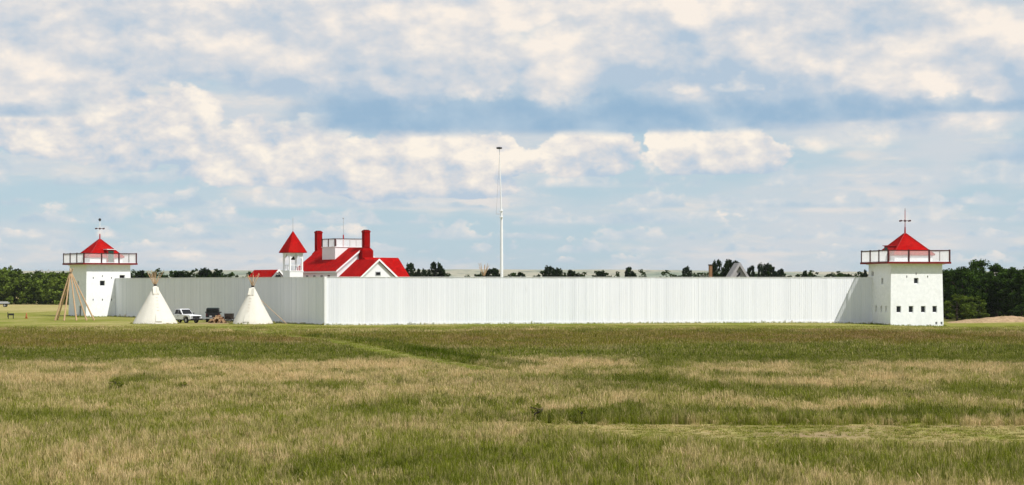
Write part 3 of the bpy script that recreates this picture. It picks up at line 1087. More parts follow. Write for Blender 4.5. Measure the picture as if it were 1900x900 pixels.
# ---------------- bell tower
bt = empty('bell_tower', (-31.85, 258.6, 0), ROT_H)
tag(bt, 'small white open bell tower with pointed red roof beside the house', 'tower')
q = 1.08
MB().box((0, 0, 3.4), (2 * q, 2 * q, 7.4)).build('shaft', M_SIDING, bt)
for k in range(4):
    an = k * math.pi / 2
    MB().box((math.sin(an) * (q + 0.03), -math.cos(an) * (q + 0.03), 7.12), (2 * q + 0.12, 0.05, 0.14), an).build('sill', M_WHITE, bt)
for sx in (-1, 1):
    for sy in (-1, 1):
        MB().box((sx * (q - 0.11), sy * (q - 0.11), 8.45), (0.22, 0.22, 2.7)).build('corner_post', M_WHITE, bt)
for k in range(4):
    an = k * math.pi / 2
    ca, sa = math.cos(an), math.sin(an)
    for s in (-1, 1):
        x0, x1 = s * (q - 0.22), s * 0.15
        pts = [(x0, -q + 0.05, 8.9), (x1, -q + 0.05, 9.55), (x1, -q + 0.05, 9.75), (x0, -q + 0.05, 9.75)]
        MB().prism([(x * ca - y * sa, x * sa + y * ca, z) for x, y, z in pts], Vector((0.0 * ca - 0.08 * sa, 0.0 * sa + 0.08 * ca, 0))).build('arch_bracket', M_WHITE, bt)
    for j in range(2):
        x = (-0.33, 0.33)[j]
        y = -q + 0.1
        MB().box((x * ca - y * sa, x * sa + y * ca, 7.55), (0.08, 0.08, 0.8), an).build('baluster', M_WHITE, bt)
    MB().box((-(-q + 0.1) * sa, (-q + 0.1) * ca, 7.98), (2 * q - 0.46, 0.09, 0.09), an).build('hand_rail', M_WHITE, bt)
MB().box((0, 0, 9.78), (2 * q + 0.3, 2 * q + 0.3, 0.12)).build('eave_plate', M_WHITE, bt)
e = 1.52
mb = MB()
bs = [(-e, -e, 9.86), (e, -e, 9.86), (e, e, 9.86), (-e, e, 9.86)]
mb.add(bs + [(0, 0, 13.0)] + [(x * .98, y * .98, 9.76) for x, y, z in bs], [(0, 1, 4), (1, 2, 4), (2, 3, 4), (3, 0, 4), (1, 0, 5, 6), (2, 1, 6, 7), (3, 2, 7, 8), (0, 3, 8, 5), (8, 7, 6, 5)])
mb.build('roof', M_RED, bt)
MB().tube((0, 0, 12.9), (0, 0, 14.9), 0.045, 0.03, 6).build('spike', M_GREYP, bt)
bell = MB().lathe([(0.34, 0), (0.33, 0.06), (0.26, 0.18), (0.20, 0.36), (0.15, 0.46), (0.04, 0.52)], 14, (0, 0, 8.75)).build('bell', M_BRONZE, bt, True)
MB().tube((0, 0, 9.25), (0, 0, 9.75), 0.05, 0.05, 6).build('hanger', M_IRON, bell)

# ---------------- low shed left of the bell tower
sh = empty('low_building', (-34.5, 262.4, 0), ROT_H)
tag(sh, 'low red-roofed building just left of the bell tower', 'building')
za, aa, lt = 7.25, 2.9, 7.4
ze = za - aa * 1.03
MB().prism([(-aa + 0.2, 0, -0.3), (aa - 0.2, 0, -0.3), (aa - 0.2, 0, ze + 0.1), (0, 0, za - 0.14), (-aa + 0.2, 0, ze + 0.1)], (0, lt, 0)).build('wall', M_SIDING, sh)
l1 = slab([(-aa, -0.25, ze), (0, -0.25, za), (0, lt + 0.2, za), (-aa, lt + 0.2, ze)]).build('left_roof', M_RED, sh)
l2 = slab([(aa, -0.25, ze), (aa, lt + 0.2, ze), (0, lt + 0.2, za), (0, -0.25, za)]).build('right_roof', M_RED, sh)
for sx, par in ((-1, l1), (1, l2)):
    a, b = Vector((sx * aa, -0.32, ze - 0.12)), Vector((0, -0.32, za - 0.12))
    MB().prism([a, b, b + Vector((0, 0, 0.34)), a + Vector((0, 0, 0.34))], (0, 0.06, 0)).build('barge_board', M_WHITE, par)
MB().prism([(-0.62, -0.05, 6.0), (0.62, -0.05, 6.0), (0.30, -0.05, 6.62), (-0.30, -0.05, 6.62)], (0, 0.09, 0)).build('loft_opening', M_BLACK, sh)

# ---------------- grey shed roof showing above the wall on the right
gs = empty('weathered_shed', (at(1371, 500, 256).x, 256.0, 0), 0.16)
tag(gs, 'silver-grey weathered shed gable peeking over the front wall among trees', 'shed')
za, aa, lt = 8.2, 1.9, 1.9
ze = za - aa * 1.55
MB().prism([(-aa + 0.2, 0, -0.3), (aa - 0.2, 0, -0.3), (aa - 0.2, 0, ze + 0.1), (0, 0, za - 0.14), (-aa + 0.2, 0, ze + 0.1)], (0, lt, 0)).build('wall', M_GREYWOOD, gs)
for sx in (-1, 1):
    rf_ = slab([(sx * aa, -0.4, ze), (0, -0.4, za), (0, lt, za), (sx * aa, lt, ze)]).build('roof', M_GREYWOOD, gs)
    a, b = Vector((sx * aa, -0.47, ze - 0.35)), Vector((0, -0.47, za - 0.35))
    MB().prism([a, b, b + Vector((0, 0, 0.55)), a + Vector((0, 0, 0.55))], (0, 0.06, 0)).build('barge_board', M_GREYWOOD, rf_)
MB().prism([(-0.35, -0.05, 6.0), (0.2, -0.05, 6.6), (0.2, -0.05, 7.0), (-0.35, -0.05, 6.4)], (0, 0.09, 0)).build('gable_gap', M_BLACK, gs)
st = empty('stove_chimney', (28.45, 255.0, 0), 0.2)
tag(st, 'slim brown brick chimney left of the grey shed roof', 'chimney')
MB().box((0, 0, 3.9), (0.42, 0.42, 8.0)).build('stack', M_LOG, st)
MB().box((0, 0, 7.98), (0.52, 0.52, 0.16)).build('cap', M_DARKWOOD, st)

# ---------------- flagstaff
fp = empty('flagpole', (at(931, 600, 262).x, 262, 0), 0.1)
tag(fp, 'tall white flagpole rising behind the front wall', 'flagpole')
MB().tube((0, 0, 0), (-0.02, 0, 16.2), 0.25, 0.17, 12).build('lower_mast', M_WHITE, fp, False)
MB().tube((-0.05, -0.28, 14.9), (-0.34, -0.28, 24.2), 0.11, 0.045, 10).build('top_mast', M_WHITE, fp)
mb = MB()
mb.box((-0.1, -0.14, 15.1), (0.5, 0.7, 0.12))
mb.box((-0.1, -0.14, 16.0), (0.5, 0.7, 0.12))
mb.build('doubling_caps', M_WHITE, fp)
MB().box((-0.35, -0.28, 15.55), (1.1, 0.08, 0.08)).build('crosstree', M_GREYP, fp)
MB().tube((-0.34, -0.28, 24.15), (-0.37, -0.28, 25.2), 0.035, 0.03, 6).build('spindle', M_GREYP, fp)
MB().lathe([(0.04, -0.16), (0.34, -0.13), (0.46, -0.02), (0.40, 0.10), (0.05, 0.16)], 12, (-0.40, -0.28, 25.25)).build('truck_cap', M_BLACK, fp, True)
mb = MB()
mb.tube((-0.85, -0.28, 15.6), (-0.38, -0.28, 24.0), 0.012, 0.012, 4)
mb.build('stays', M_ROPE, fp)
# ------------------------------------------------------------------ the camp in front of the left wall
def tipi(x, y, R, h_cover, top_pole, seed, label, door_az, npoles=11, scale_z=1.0):
    rnd = random.Random(seed)
    z0 = gz(x, y)
    root = empty('tipi', (x, y, z0), 0)
    tag(root, label, 'tipi')
    apex = Vector((0, 0, h_cover))
    n, rings = 44, 14
    rt = 0.20
    mb = MB()
    vs, fs = [], []
    for j in range(rings + 1):
        t = j / rings
        for i in range(n):
            a = 2 * math.pi * i / n
            rib = abs(math.sin(a * npoles / 2 + seed))
            r = R * (1 - t) + rt * t
            r *= 1 - 0.030 * (1 - rib) * (1 - t * 0.5) + 0.008 * math.sin(a * 3 + seed + t * 5)
            vs.append((r * math.cos(a), r * math.sin(a), 0.03 + (h_cover) * t))
    for j in range(rings):
        for i in range(n):
            k = (i + 1) % n
            fs.append((j * n + i, j * n + k, (j + 1) * n + k, (j + 1) * n + i))
    fs.append(tuple(range(rings * n, rings * n + n)))
    mb.add(vs, fs)
    mb.build('canvas_cover', M_CANVAS, root, True)
    # lacing pins and door flap on the door side
    da = door_az
    d = Vector((math.cos(da), math.sin(da), 0))
    s = Vector((-d.y, d.x, 0))
    def on(t, off, lift=0.06):
        r = R * (1 - t) + rt * t + lift
        return d * r + s * off + Vector((0, 0, h_cover * t))
    MB().prism([on(0.07, -0.42), on(0.07, 0.42), on(0.27, 0.30), on(0.27, -0.30)], d * 0.03).build('door_flap', M_CANVAS, root)
    for k in range(6):
        t = 0.36 + k * 0.085
        MB().tube(on(t, -0.14, 0.03), on(t, 0.14, 0.03), 0.014, 0.014, 5).build('lacing_pin', M_POLE, root)
    # smoke flaps
    for sg in (-1, 1):
        MB().prism([on(0.80, 0.10 * sg, 0.03), on(0.985, 0.06 * sg, 0.05), on(0.985, 0.36 * sg, 0.12), on(0.80, 0.42 * sg, 0.08)], d * 0.02).build('smoke_flap', M_CANVAS, root)
    # poles fanning out above the cover
    for k in range(npoles):
        a = 2 * math.pi * (k + 0.4) / npoles + rnd.uniform(-0.15, 0.15)
        foot = Vector((math.cos(a), math.sin(a), 0)) * (R * 0.95)
        cross = apex + Vector((rnd.uniform(-.07, .07), rnd.uniform(-.07, .07), rnd.uniform(-.05, .15)))
        dirn = (cross - foot).normalized()
        end = cross + dirn * (top_pole * rnd.uniform(0.72, 1.0))
        MB().tube(foot, end, 0.055, 0.032, 6).build('pole', M_POLE, root)
    MB().lathe([(0.18, -0.1), (0.21, 0.05), (0.19, 0.2)], 10, (0, 0, h_cover + 0.06)).build('lashing', M_DARKWOOD, root)
    return root


TL = at(288, 600, 235.5)
tipi(TL.x, TL.y, 2.98, 4.95, 2.5, 3, 'cream canvas tipi in front of the left tower, left of the white truck', -1.2)
TR = at(469, 600, 234.0)
tp_r = tipi(TR.x, TR.y, 2.72, 4.80, 2.2, 8, 'cream canvas tipi with a leaning pole, right of the white truck', -1.75)
b = Vector((4.55, -0.5, 0.0))
MB().tube(b, (1.15, -0.3, 3.1), 0.05, 0.04, 6).build('flap_pole', M_POLE, tp_r)
TI = at(898, 513, 250)
tipi(TI.x, TI.y, 2.9, 6.15, 2.2, 5, 'tip of a tipi with bare poles inside the fort, left of the flagpole', -1.3, 9)

# bare tipi poles
pf = at(131, 595, 256)
z0 = gz(pf.x, pf.y)
fr = empty('bare_tipi_frame', (pf.x, pf.y, z0), 0)
tag(fr, 'bare tipi pole frame standing in front of the left tower', 'tipi poles')
ax = Vector((0, 0, 6.9))
for k, (px, py, yy) in enumerate(((104, 596, -0.6), (125, 597, -1.9), (147, 597, -1.6), (162, 595, -0.4), (173, 593, 0.6), (96, 566, 2.2))):
    foot = Vector(((px - 131) / 12.9, yy, 0.0))
    if k == 5:
        foot = Vector((-2.4, 1.9, 0))
    d = (ax + Vector((0.05 * (k - 2), 0, 0)) - foot)
    MB().tube(foot, foot + d * (1.05 + 0.02 * (k % 3)), 0.125, 0.075, 7).build('pole', M_POLE, fr)
MB().lathe([(0.16, -0.12), (0.2, 0), (0.16, 0.12)], 10, (0, 0, 6.88)).build('lashing', M_ROPE, fr)


# ---------------- vehicles
def wheel(parent, x, y, r, w, name='wheel'):
    t = MB()
    prof = [(r * 0.60, -w / 2), (r * 0.93, -w / 2), (r, -w * 0.32), (r, w * 0.32), (r * 0.93, w / 2), (r * 0.60, w / 2)]
    vs, fs, n = [], [], 20
    for rr_, yy in prof:
        for i in range(n):
            a = 2 * math.pi * i / n
            vs.append((x + rr_ * math.cos(a), y + yy, r + rr_ * math.sin(a)))
    for k in range(len(prof)):
        k2 = (k + 1) % len(prof)
        for i in range(n):
            j = (i + 1) % n
            fs.append((k * n + i, k * n + j, k2 * n + j, k2 * n + i))
    t.add(vs, fs)
    wh = t.build(name, M_TIRE, parent, True)
    m = MB()
    m.tube((x, y - w * 0.36, r), (x, y + w * 0.36, r), r * 0.61, r * 0.61, 16)
    m.build('rim', M_STEEL, wh)
    return wh


def extrude_profile(pts, y0, y1, inset=0.0, zc=1.2):
    """side profile (x,z) swept across y; upper points may lean inwards"""
    def lean(z):
        return inset * max(0.0, z - zc)
    n = len(pts)
    vs = [(x, y0 + lean(z), z) for x, z in pts] + [(x, y1 - lean(z), z) for x, z in pts]
    fs = [tuple(range(n)), tuple(reversed(range(n, 2 * n)))]
    for i in range(n):
        j = (i + 1) % n
        fs.append((j, i, n + i, n + j))
    m = MB()
    m.add(vs, fs)
    return m


tk = at(349, 599, 239.0)
truck = empty('pickup_truck', (tk.x - 0.9, tk.y + 1.2, gz(tk.x, tk.y)), math.radians(-41))
tag(truck, 'white pickup truck parked between the two tipis', 'truck')
# x forward; the truck's length runs from -2.8 to 2.8
body = [(-2.8, 0.62), (-2.8, 1.12), (-0.75, 1.14), (0.95, 1.16), (2.55, 1.06), (2.76, 0.92), (2.78, 0.55), (2.35, 0.52),
        (2.28, 0.80), (2.05, 0.95), (1.75, 0.99), (1.45, 0.95), (1.22, 0.80), (1.15, 0.50), (-1.15, 0.50), (-1.22, 0.80), (-1.45, 0.95), (-1.75, 0.99), (-2.05, 0.95), (-2.28, 0.80), (-2.35, 0.56)]
extrude_profile(body, -0.97, 0.97).build('body', M_CARW, truck)
cabp = [(-0.72, 1.14), (1.05, 1.16), (0.42, 1.84), (0.20, 1.90), (-0.50, 1.90), (-0.66, 1.82)]
cabo = extrude_profile(cabp, -0.92, 0.92, 0.20, 1.14).build('cab', M_CARW, truck)
MB().prism([(1.02, -0.80, 1.22), (1.02, 0.80, 1.22), (0.48, 0.68, 1.80), (0.48, -0.68, 1.80)], (0.03, 0, 0.02)).build('windscreen', M_GLASS, truck)
for s in (-1, 1):
    for pts in ([(0.10, 1.22), (0.84, 1.22), (0.36, 1.76), (0.10, 1.80)], [(-0.60, 1.22), (0.02, 1.22), (0.02, 1.80), (-0.52, 1.80)]):
        poly = [(x, s * (0.925 - 0.20 * (z - 1.14)), z) for x, z in pts]
        MB().prism(poly, (0, s * 0.02, 0.005)).build('side_window', M_GLASS, truck)
    MB().box((0.86, s * 1.07, 1.28), (0.12, 0.22, 0.18)).build('mirror', M_BLACK, truck)
    MB().box((2.77, s * 0.76, 0.86), (0.06, 0.30, 0.20)).build('headlight', M_STEEL, truck)
    for xx in (1.75, -1.75):
        wheel(truck, xx, s * 0.84, 0.39, 0.26)
    MB().box((0.15, s * 0.985, 0.96), (0.24, 0.03, 0.05)).build('door_handle', M_BLACK, truck)
MB().box((2.79, 0, 0.83), (0.06, 1.14, 0.30)).build('grille', M_BLACK, truck)
MB().box((2.84, 0, 0.53), (0.16, 1.86, 0.24)).build('front_bumper', M_BLACK, truck)
MB().box((-2.86, 0, 0.56), (0.14, 1.8, 0.20)).build('rear_bumper', M_STEEL, truck)
MB().box((-1.78, 0, 1.135), (1.86, 1.60, 0.06)).build('bed_liner', M_BLACK, truck)
MB().box((0, 0, 0.42), (4.4, 1.2, 0.16)).build('chassis', M_BLACK, truck)

tr = at(391, 595, 244.0)
suv = empty('utility_vehicle', (tr.x, tr.y + 2.0, gz(tr.x, tr.y)), math.radians(97))
tag(suv, 'boxy black vehicle parked right of the white truck', 'vehicle')
sp = [(-2.0, 0.60), (-2.02, 1.20), (0.55, 1.20), (1.75, 1.14), (1.95, 1.0), (1.98, 0.56), (1.72, 0.54), (1.65, 0.78), (1.25, 0.92), (0.85, 0.78), (0.78, 0.50),
      (-0.78, 0.50), (-0.85, 0.78), (-1.25, 0.92), (-1.65, 0.78), (-1.72, 0.54)]
extrude_profile(sp, -0.92, 0.92).build('body', M_BLACK, suv)
extrude_profile([(-2.0, 1.20), (0.75, 1.20), (0.40, 1.86), (0.30, 1.92), (-1.88, 1.92), (-1.96, 1.86)], -0.90, 0.90, 0.10, 1.2).build('cab', M_BLACK, suv)
MB().box((-0.8, 0, 1.945), (2.0, 1.5, 0.05)).build('roof', M_GREEN, suv)
MB().box((-2.0, 0, 1.56), (0.05, 1.36, 0.46)).build('rear_window', M_GLASS, suv)
MB().box((-2.07, 0, 0.58), (0.14, 1.8, 0.18)).build('rear_bumper', M_STEEL, suv)
MB().box((-2.05, 0.25, 0.83), (0.03, 0.34, 0.14)).build('number_plate', M_GREYP, suv)
for s_ in (-1, 1):
    MB().box((-2.03, s_ * 0.80, 1.02), (0.05, 0.16, 0.30)).build('tail_light', M_DARKRED, suv)
    MB().prism([(x, s_ * (0.905 - 0.10 * (z - 1.2)), z) for x, z in ((-1.8, 1.28), (-0.55, 1.28), (-0.55, 1.78), (-1.75, 1.78))], (0, s_ * 0.02, 0)).build('side_window', M_GLASS, suv)
    MB().prism([(x, s_ * (0.905 - 0.10 * (z - 1.2)), z) for x, z in ((-0.45, 1.28), (0.55, 1.28), (0.30, 1.78), (-0.45, 1.78))], (0, s_ * 0.02, 0)).build('side_window', M_GLASS, suv)
    for xx in (1.25, -1.25):
        wheel(suv, xx, s_ * 0.80, 0.38, 0.26)
    MB().box((0.55, s_ * 1.02, 1.32), (0.10, 0.20, 0.16)).build('mirror', M_BLACK, suv)
MB().prism([(0.74, -0.78, 1.28), (0.74, 0.78, 1.28), (0.44, 0.74, 1.80), (0.44, -0.74, 1.80)], (0.03, 0, 0.02)).build('windscreen', M_GLASS, suv)
MB().box((0, 0, 0.42), (3.2, 1.1, 0.16)).build('chassis', M_IRON, suv)

wp = at(404, 597, 240.5)
pile = empty('firewood_pile', (wp.x, wp.y, gz(wp.x, wp.y)), 0.15)
tag(pile, 'heap of brown split firewood in front of the boxy black vehicle', 'firewood')
rnd = random.Random(4)
log_me = []
for k in range(3):
    m = MB()
    m.tube((-0.5, 0, 0), (0.5, 0, 0), 0.14 + 0.02 * k, 0.13 + 0.02 * k, 7)
    me = bpy.data.meshes.new('log')
    me.from_pydata(m.v, [], m.f)
    me.materials.append(M_LOG)
    me.materials.append(M_LOGEND)
    for p in me.polygons:
        p.material_index = 1 if len(p.vertices) > 4 else 0
    log_me.append(me)
for row, cnt in enumerate((7, 6, 4, 2)):
    for k in range(cnt):
        o = link('log', log_me[rnd.randrange(3)], pile)
        o.location = ((k - (cnt - 1) / 2) * 0.29 + rnd.uniform(-.06, .06), rnd.uniform(-.2, .2), 0.14 + row * 0.25)
        o.rotation_euler = (rnd.uniform(0, 6), rnd.uniform(-0.15, 0.15), math.pi / 2 + rnd.uniform(-0.7, 0.7))

ct = at(425, 597, 241.0)
cart = empty('hand_cart', (ct.x, ct.y, gz(ct.x, ct.y)), -0.1)
tag(cart, 'small dark two-wheeled wooden cart between firewood and right tipi', 'cart')
MB().box((0, 0, 0.92), (1.05, 0.9, 0.68), 0, 0.5, 1.06).build('box', M_DARKWOOD, cart)
MB().box((0, 0, 0.53), (1.1, 0.6, 0.08)).build('frame', M_DARKWOOD, cart)
for s in (-1, 1):
    m = MB()
    n = 18
    for i in range(n):
        a0, a1 = 2 * math.pi * i / n, 2 * math.pi * (i + 1) / n
        m.tube((0.5 * math.cos(a0), s * 0.56, 0.5 + 0.5 * math.sin(a0)), (0.5 * math.cos(a1), s * 0.56, 0.5 + 0.5 * math.sin(a1)), 0.035, 0.035, 5)
    for i in range(6):
        a0 = math.pi * i / 6
        m.tube((0.5 * math.cos(a0), s * 0.56, 0.5 + 0.5 * math.sin(a0)), (-0.5 * math.cos(a0), s * 0.56, 0.5 - 0.5 * math.sin(a0)), 0.02, 0.02, 5)
    m.build('wheel', M_DARKWOOD, cart)
    MB().tube((0.4, s * 0.35, 0.56), (1.35, s * 0.35, 0.80), 0.035, 0.03, 6).build('shaft', M_DARKWOOD, cart)

# ---------------- small things at the far left
bn = at(20, 591, 268)
bench = empty('black_stand', (bn.x, bn.y, gz(bn.x, bn.y)), 0.3)
tag(bench, 'small black bench-like stand on the grass at far left', 'stand')
MB().box((0.05, 0, 0.66), (0.85, 0.45, 0.28)).build('top', M_BLACK, bench)
for sx in (-0.36, 0.36):
    for sy in (-0.17, 0.17):
        MB().box((sx, sy, 0.28), (0.11, 0.11, 0.56)).build('leg', M_BLACK, bench)
MB().box((-0.44, 0, 0.62), (0.09, 0.42, 0.75)).build('end_board', M_BLACK, bench)
cn = at(49, 590, 270)
cone = empty('orange_marker', (cn.x, cn.y, gz(cn.x, cn.y)), 0)
tag(cone, 'small orange marker cone on the grass left of the bare poles', 'cone')
MB().lathe([(0.17, 0.05), (0.13, 0.35), (0.09, 0.62), (0.05, 0.86)], 12).build('cone', M_ORANGE, cone, True)
MB().box((0, 0, 0.03), (0.46, 0.46, 0.06)).build('foot', M_ORANGE, cone)
fl = at(8, 571, 400)
wag = empty('flatbed_trailer', (fl.x - 1.0, fl.y, gz(fl.x, fl.y)), 0.1)
tag(wag, 'pale grey flatbed trailer at the left edge before the trees', 'trailer')
MB().box((0, 0, 0.88), (4.0, 2.0, 0.22)).build('bed', M_GREYP, wag)
MB().box((0, -0.98, 1.10), (4.0, 0.06, 0.26)).build('side_board', M_GREYP, wag)
for xx in (-1.2, 1.2):
    for s in (-1, 1):
        wheel(wag, xx, s * 0.8, 0.36, 0.2)
MB().box((0, 0, 0.70), (3.6, 0.9, 0.14)).build('chassis', M_IRON, wag)

# sandy bank before the right-hand trees
bx0 = at(1855, 600, 252)
m = MB()
nx_, ny_ = 60, 14
vs, fs = [], []
for j in range(ny_):
    for i in range(nx_):
        u, v = i / (nx_ - 1), j / (ny_ - 1)
        x = bx0.x - 8 + 26 * u
        y = 249 + 7 * v
        prof = math.sin(math.pi * min(1, max(0, u))) ** 0.6 * math.sin(math.pi * v) ** 0.8
        lump = 0.35 + 0.9 * float(fbm(x / 2.3, y / 2.0, 3)) * math.exp(-((x - bx0.x - 0.5) / 6.0) ** 2) + 0.25 * float(fbm(x / 1.1 + 5, y, 2))
        vs.append((x, y, gz(x, y) - 0.12 + prof * lump * 0.95))
for j in range(ny_ - 1):
    for i in range(nx_ - 1):
        k = j * nx_ + i
        fs.append((k, k + 1, k + nx_ + 1, k + nx_))
m.add(vs, fs)


def _bank(nt):
    n = n_noise(nt, 1.8, 6, 0.7)
    return bsdf(nt, n_mix(nt, n_ramp(nt, n, 0.3, 0.7), (0.24, 0.17, 0.09), (0.48, 0.34, 0.21)), 0.95, spec=0.05, bump=n, bump_d=0.15)


tag(m.build('sand_bank', mat('dry_sandy_bank', _bank), None, True), kind='structure')
# ------------------------------------------------------------------ trees
def _leaf(dark, lite):
    def build(nt):
        t = n_attr(nt, 'tint').outputs['Fac']
        oi = nd(nt, 'ShaderNodeObjectInfo')
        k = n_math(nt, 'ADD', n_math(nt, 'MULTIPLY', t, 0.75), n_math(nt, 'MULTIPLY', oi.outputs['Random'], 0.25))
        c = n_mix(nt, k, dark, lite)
        d = nd(nt, 'ShaderNodeBsdfDiffuse')
        set_in(nt, d, 'Color', c)
        tr = nd(nt, 'ShaderNodeBsdfTranslucent')
        set_in(nt, tr, 'Color', c)
        mx = nd(nt, 'ShaderNodeMixShader')
        mx.inputs[0].default_value = 0.25
        nt.links.new(d.outputs[0], mx.inputs[1])
        nt.links.new(tr.outputs[0], mx.inputs[2])
        return mx.outputs[0]
    return build


M_LEAF = mat('cottonwood_leaves', _leaf((0.008, 0.022, 0.006), (0.065, 0.115, 0.020)))
M_LEAFR = mat('dark_leaves', _leaf((0.005, 0.014, 0.004), (0.075, 0.135, 0.022)))
M_LEAFL = mat('willow_leaves', _leaf((0.008, 0.022, 0.004), (0.145, 0.20, 0.030)))
M_BARK = plain('bark', (0.055, 0.042, 0.032), 0.9, 0.3, 4)


def quads_mesh(name, cen, size, tint, m, rng, flat=0.35):
    """many small leaf faces, each tilted its own way"""
    n = len(cen)
    nrm = rng.normal(size=(n, 3))
    nrm[:, 2] = np.abs(nrm[:, 2]) + flat
    nrm /= np.linalg.norm(nrm, axis=1)[:, None]
    a = np.cross(nrm, rng.normal(size=(n, 3)))
    a /= np.linalg.norm(a, axis=1)[:, None]
    b = np.cross(nrm, a)
    s = (size * rng.uniform(0.6, 1.3, n))[:, None]
    a, b = a * s * 0.5, b * s * 0.36
    v = np.stack([cen - a, cen - b * 1.0, cen + a, cen + b], 1).reshape(-1, 3)
    me = bpy.data.meshes.new(name)
    me.vertices.add(n * 4)
    me.vertices.foreach_set('co', v.ravel())
    me.loops.add(n * 4)
    me.loops.foreach_set('vertex_index', np.arange(n * 4, dtype=np.int32))
    me.polygons.add(n)
    me.polygons.foreach_set('loop_start', np.arange(0, n * 4, 4, dtype=np.int32))
    at_ = me.attributes.new('tint', 'FLOAT', 'FACE')
    at_.data.foreach_set('value', np.asarray(tint, np.float32))
    me.materials.append(m)
    me.update(calc_edges=True)
    me.validate()
    return me


def crown_points(rng, H, R, base, nclump, per, shape):
    """leaf positions in clumps filling an uneven crown"""
    pts, tn = [], []
    lob = rng.uniform(0.72, 1.18, 9)
    for k in range(nclump):
        h = rng.uniform(0, 1) ** 0.8
        ang = rng.uniform(0, 2 * math.pi)
        prof = (math.sin(math.pi * min(1, 0.10 + 0.86 * h)) ** shape) * lob[int(ang / 6.2832 * 9) % 9]
        rad = R * prof * (rng.uniform(0.25, 1.0) ** 0.5)
        c = np.array([math.cos(ang) * rad, math.sin(ang) * rad, base + (H - base) * h * rng.uniform(0.96, 1.0)])
        cr = R * rng.uniform(0.14, 0.30)
        q = rng.normal(size=(per, 3)) * 0.5
        q /= np.maximum(1, np.linalg.norm(q, axis=1))[:, None]
        q[:, 2] *= 0.75
        pts.append(c + q * cr)
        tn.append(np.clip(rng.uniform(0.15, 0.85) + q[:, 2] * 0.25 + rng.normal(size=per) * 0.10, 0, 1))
    return np.concatenate(pts), np.concatenate(tn)


def tree_meshes(seed, H, R, base, nclump, per, leaf, m, shape=0.75):
    rng = np.random.default_rng(seed)
    p, t = crown_points(rng, H, R, base, nclump, per, shape)
    crown = quads_mesh('crown', p, leaf, t, m, rng)
    tb = MB()
    r0 = 0.030 * H + 0.05
    pts = [Vector((0, 0, -0.3))]
    for k in range(1, 6):
        pts.append(Vector((rng.normal() * 0.05 * k, rng.normal() * 0.05 * k, H * 0.16 * k)))
    tb.path(pts, [r0 * (1 - 0.15 * k) for k in range(6)], 7)
    for k in range(7):
        z = rng.uniform(max(0.6, base * 0.8), H * 0.62)
        a = rng.uniform(0, 6.283)
        i = min(4, int(z / (H * 0.16)))
        s = pts[i].lerp(pts[i + 1], 0.5)
        e = s + Vector((math.cos(a) * R * 0.75, math.sin(a) * R * 0.75, H * rng.uniform(0.12, 0.28)))
        md = s.lerp(e, 0.5) + Vector((0, 0, -0.1 * R))
        tb.path([s, md, e], [r0 * 0.45, r0 * 0.3, r0 * 0.12], 5)
    tm = bpy.data.meshes.new('trunk')
    tm.from_pydata(tb.v, [], tb.f)
    tm.materials.append(M_BARK)
    return tm, crown


def tree(name, ms, x, y, s, sz, rz, label, group=None, z=None):
    root = empty(name, (x, y, gz(x, y) if z is None else z), rz)
    root.scale = (s, s, sz)
    tag(root, label, 'tree', group)
    link('trunk', ms[0], root)
    link('crown', ms[1], root)
    return root


# the big dark trees right of the right tower: unit height 9 m
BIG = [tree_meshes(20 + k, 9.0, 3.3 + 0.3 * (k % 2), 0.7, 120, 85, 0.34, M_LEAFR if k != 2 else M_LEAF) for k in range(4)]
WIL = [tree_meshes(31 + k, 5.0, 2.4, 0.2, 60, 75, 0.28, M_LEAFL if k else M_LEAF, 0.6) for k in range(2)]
GB = 'trees to the right of the right tower'
for i, (px, top, Y, k, wd, lab) in enumerate((
        (1757, 503, 266, 0, 0.82, 'dark tree half hidden behind the right tower'),
        (1786, 499, 264, 1, 0.80, 'dark leafy tree second from the right tower'),
        (1816, 486, 268, 3, 0.86, 'tallest dark tree right of the right tower'),
        (1850, 494, 272, 0, 0.86, 'dark tree just right of the tallest one'),
        (1878, 500, 266, 1, 0.84, 'dark tree with rounded top near the right edge'),
        (1908, 497, 262, 2, 0.90, 'green tree cut off by the right edge of the photo'))):
    c = at(px, top, Y)
    zz = c.z - gz(c.x, c.y)
    tree('cottonwood_tree', BIG[k], c.x, c.y, wd, zz / 9.0, i * 1.3, lab, GB)
for i, (px, top, Y, k, lab) in enumerate((
        (1776, 548, 257, 1, 'lighter green low bush beside the right tower base'),
        (1806, 552, 259, 1, 'lighter green low bush in front of the tallest tree'),
        (1896, 566, 255, 0, 'low dark bush at the right edge behind the sandy bank'))):
    c = at(px, top, Y)
    o = tree('willow_bush', WIL[k], c.x, c.y, 0.92, (c.z - gz(c.x, c.y)) / 5.0, i * 2.1 + 0.4, lab, 'bushes before the right-hand trees')
    o['category'] = 'bush'

# understorey closing the gaps behind them (and beyond the frame)
rng = np.random.default_rng(91)
pp, tt = [], []
for k in range(64):
    u = k / 63
    px = 1758 + 420 * u + rng.normal() * 4
    Y = 276 + rng.uniform(-3, 10)
    c = at(px, 516 + rng.uniform(-9, 10), Y)
    p, t = crown_points(rng, c.z, 2.6, 0.0, 22, 70, 0.45)
    pp.append(p + np.array([c.x, c.y, 0.0]))
    tt.append(t * 0.6)
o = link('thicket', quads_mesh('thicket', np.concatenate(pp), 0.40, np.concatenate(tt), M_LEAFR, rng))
tag(o, 'dense dark thicket filling in behind the right-hand trees', 'thicket', kind='stuff')

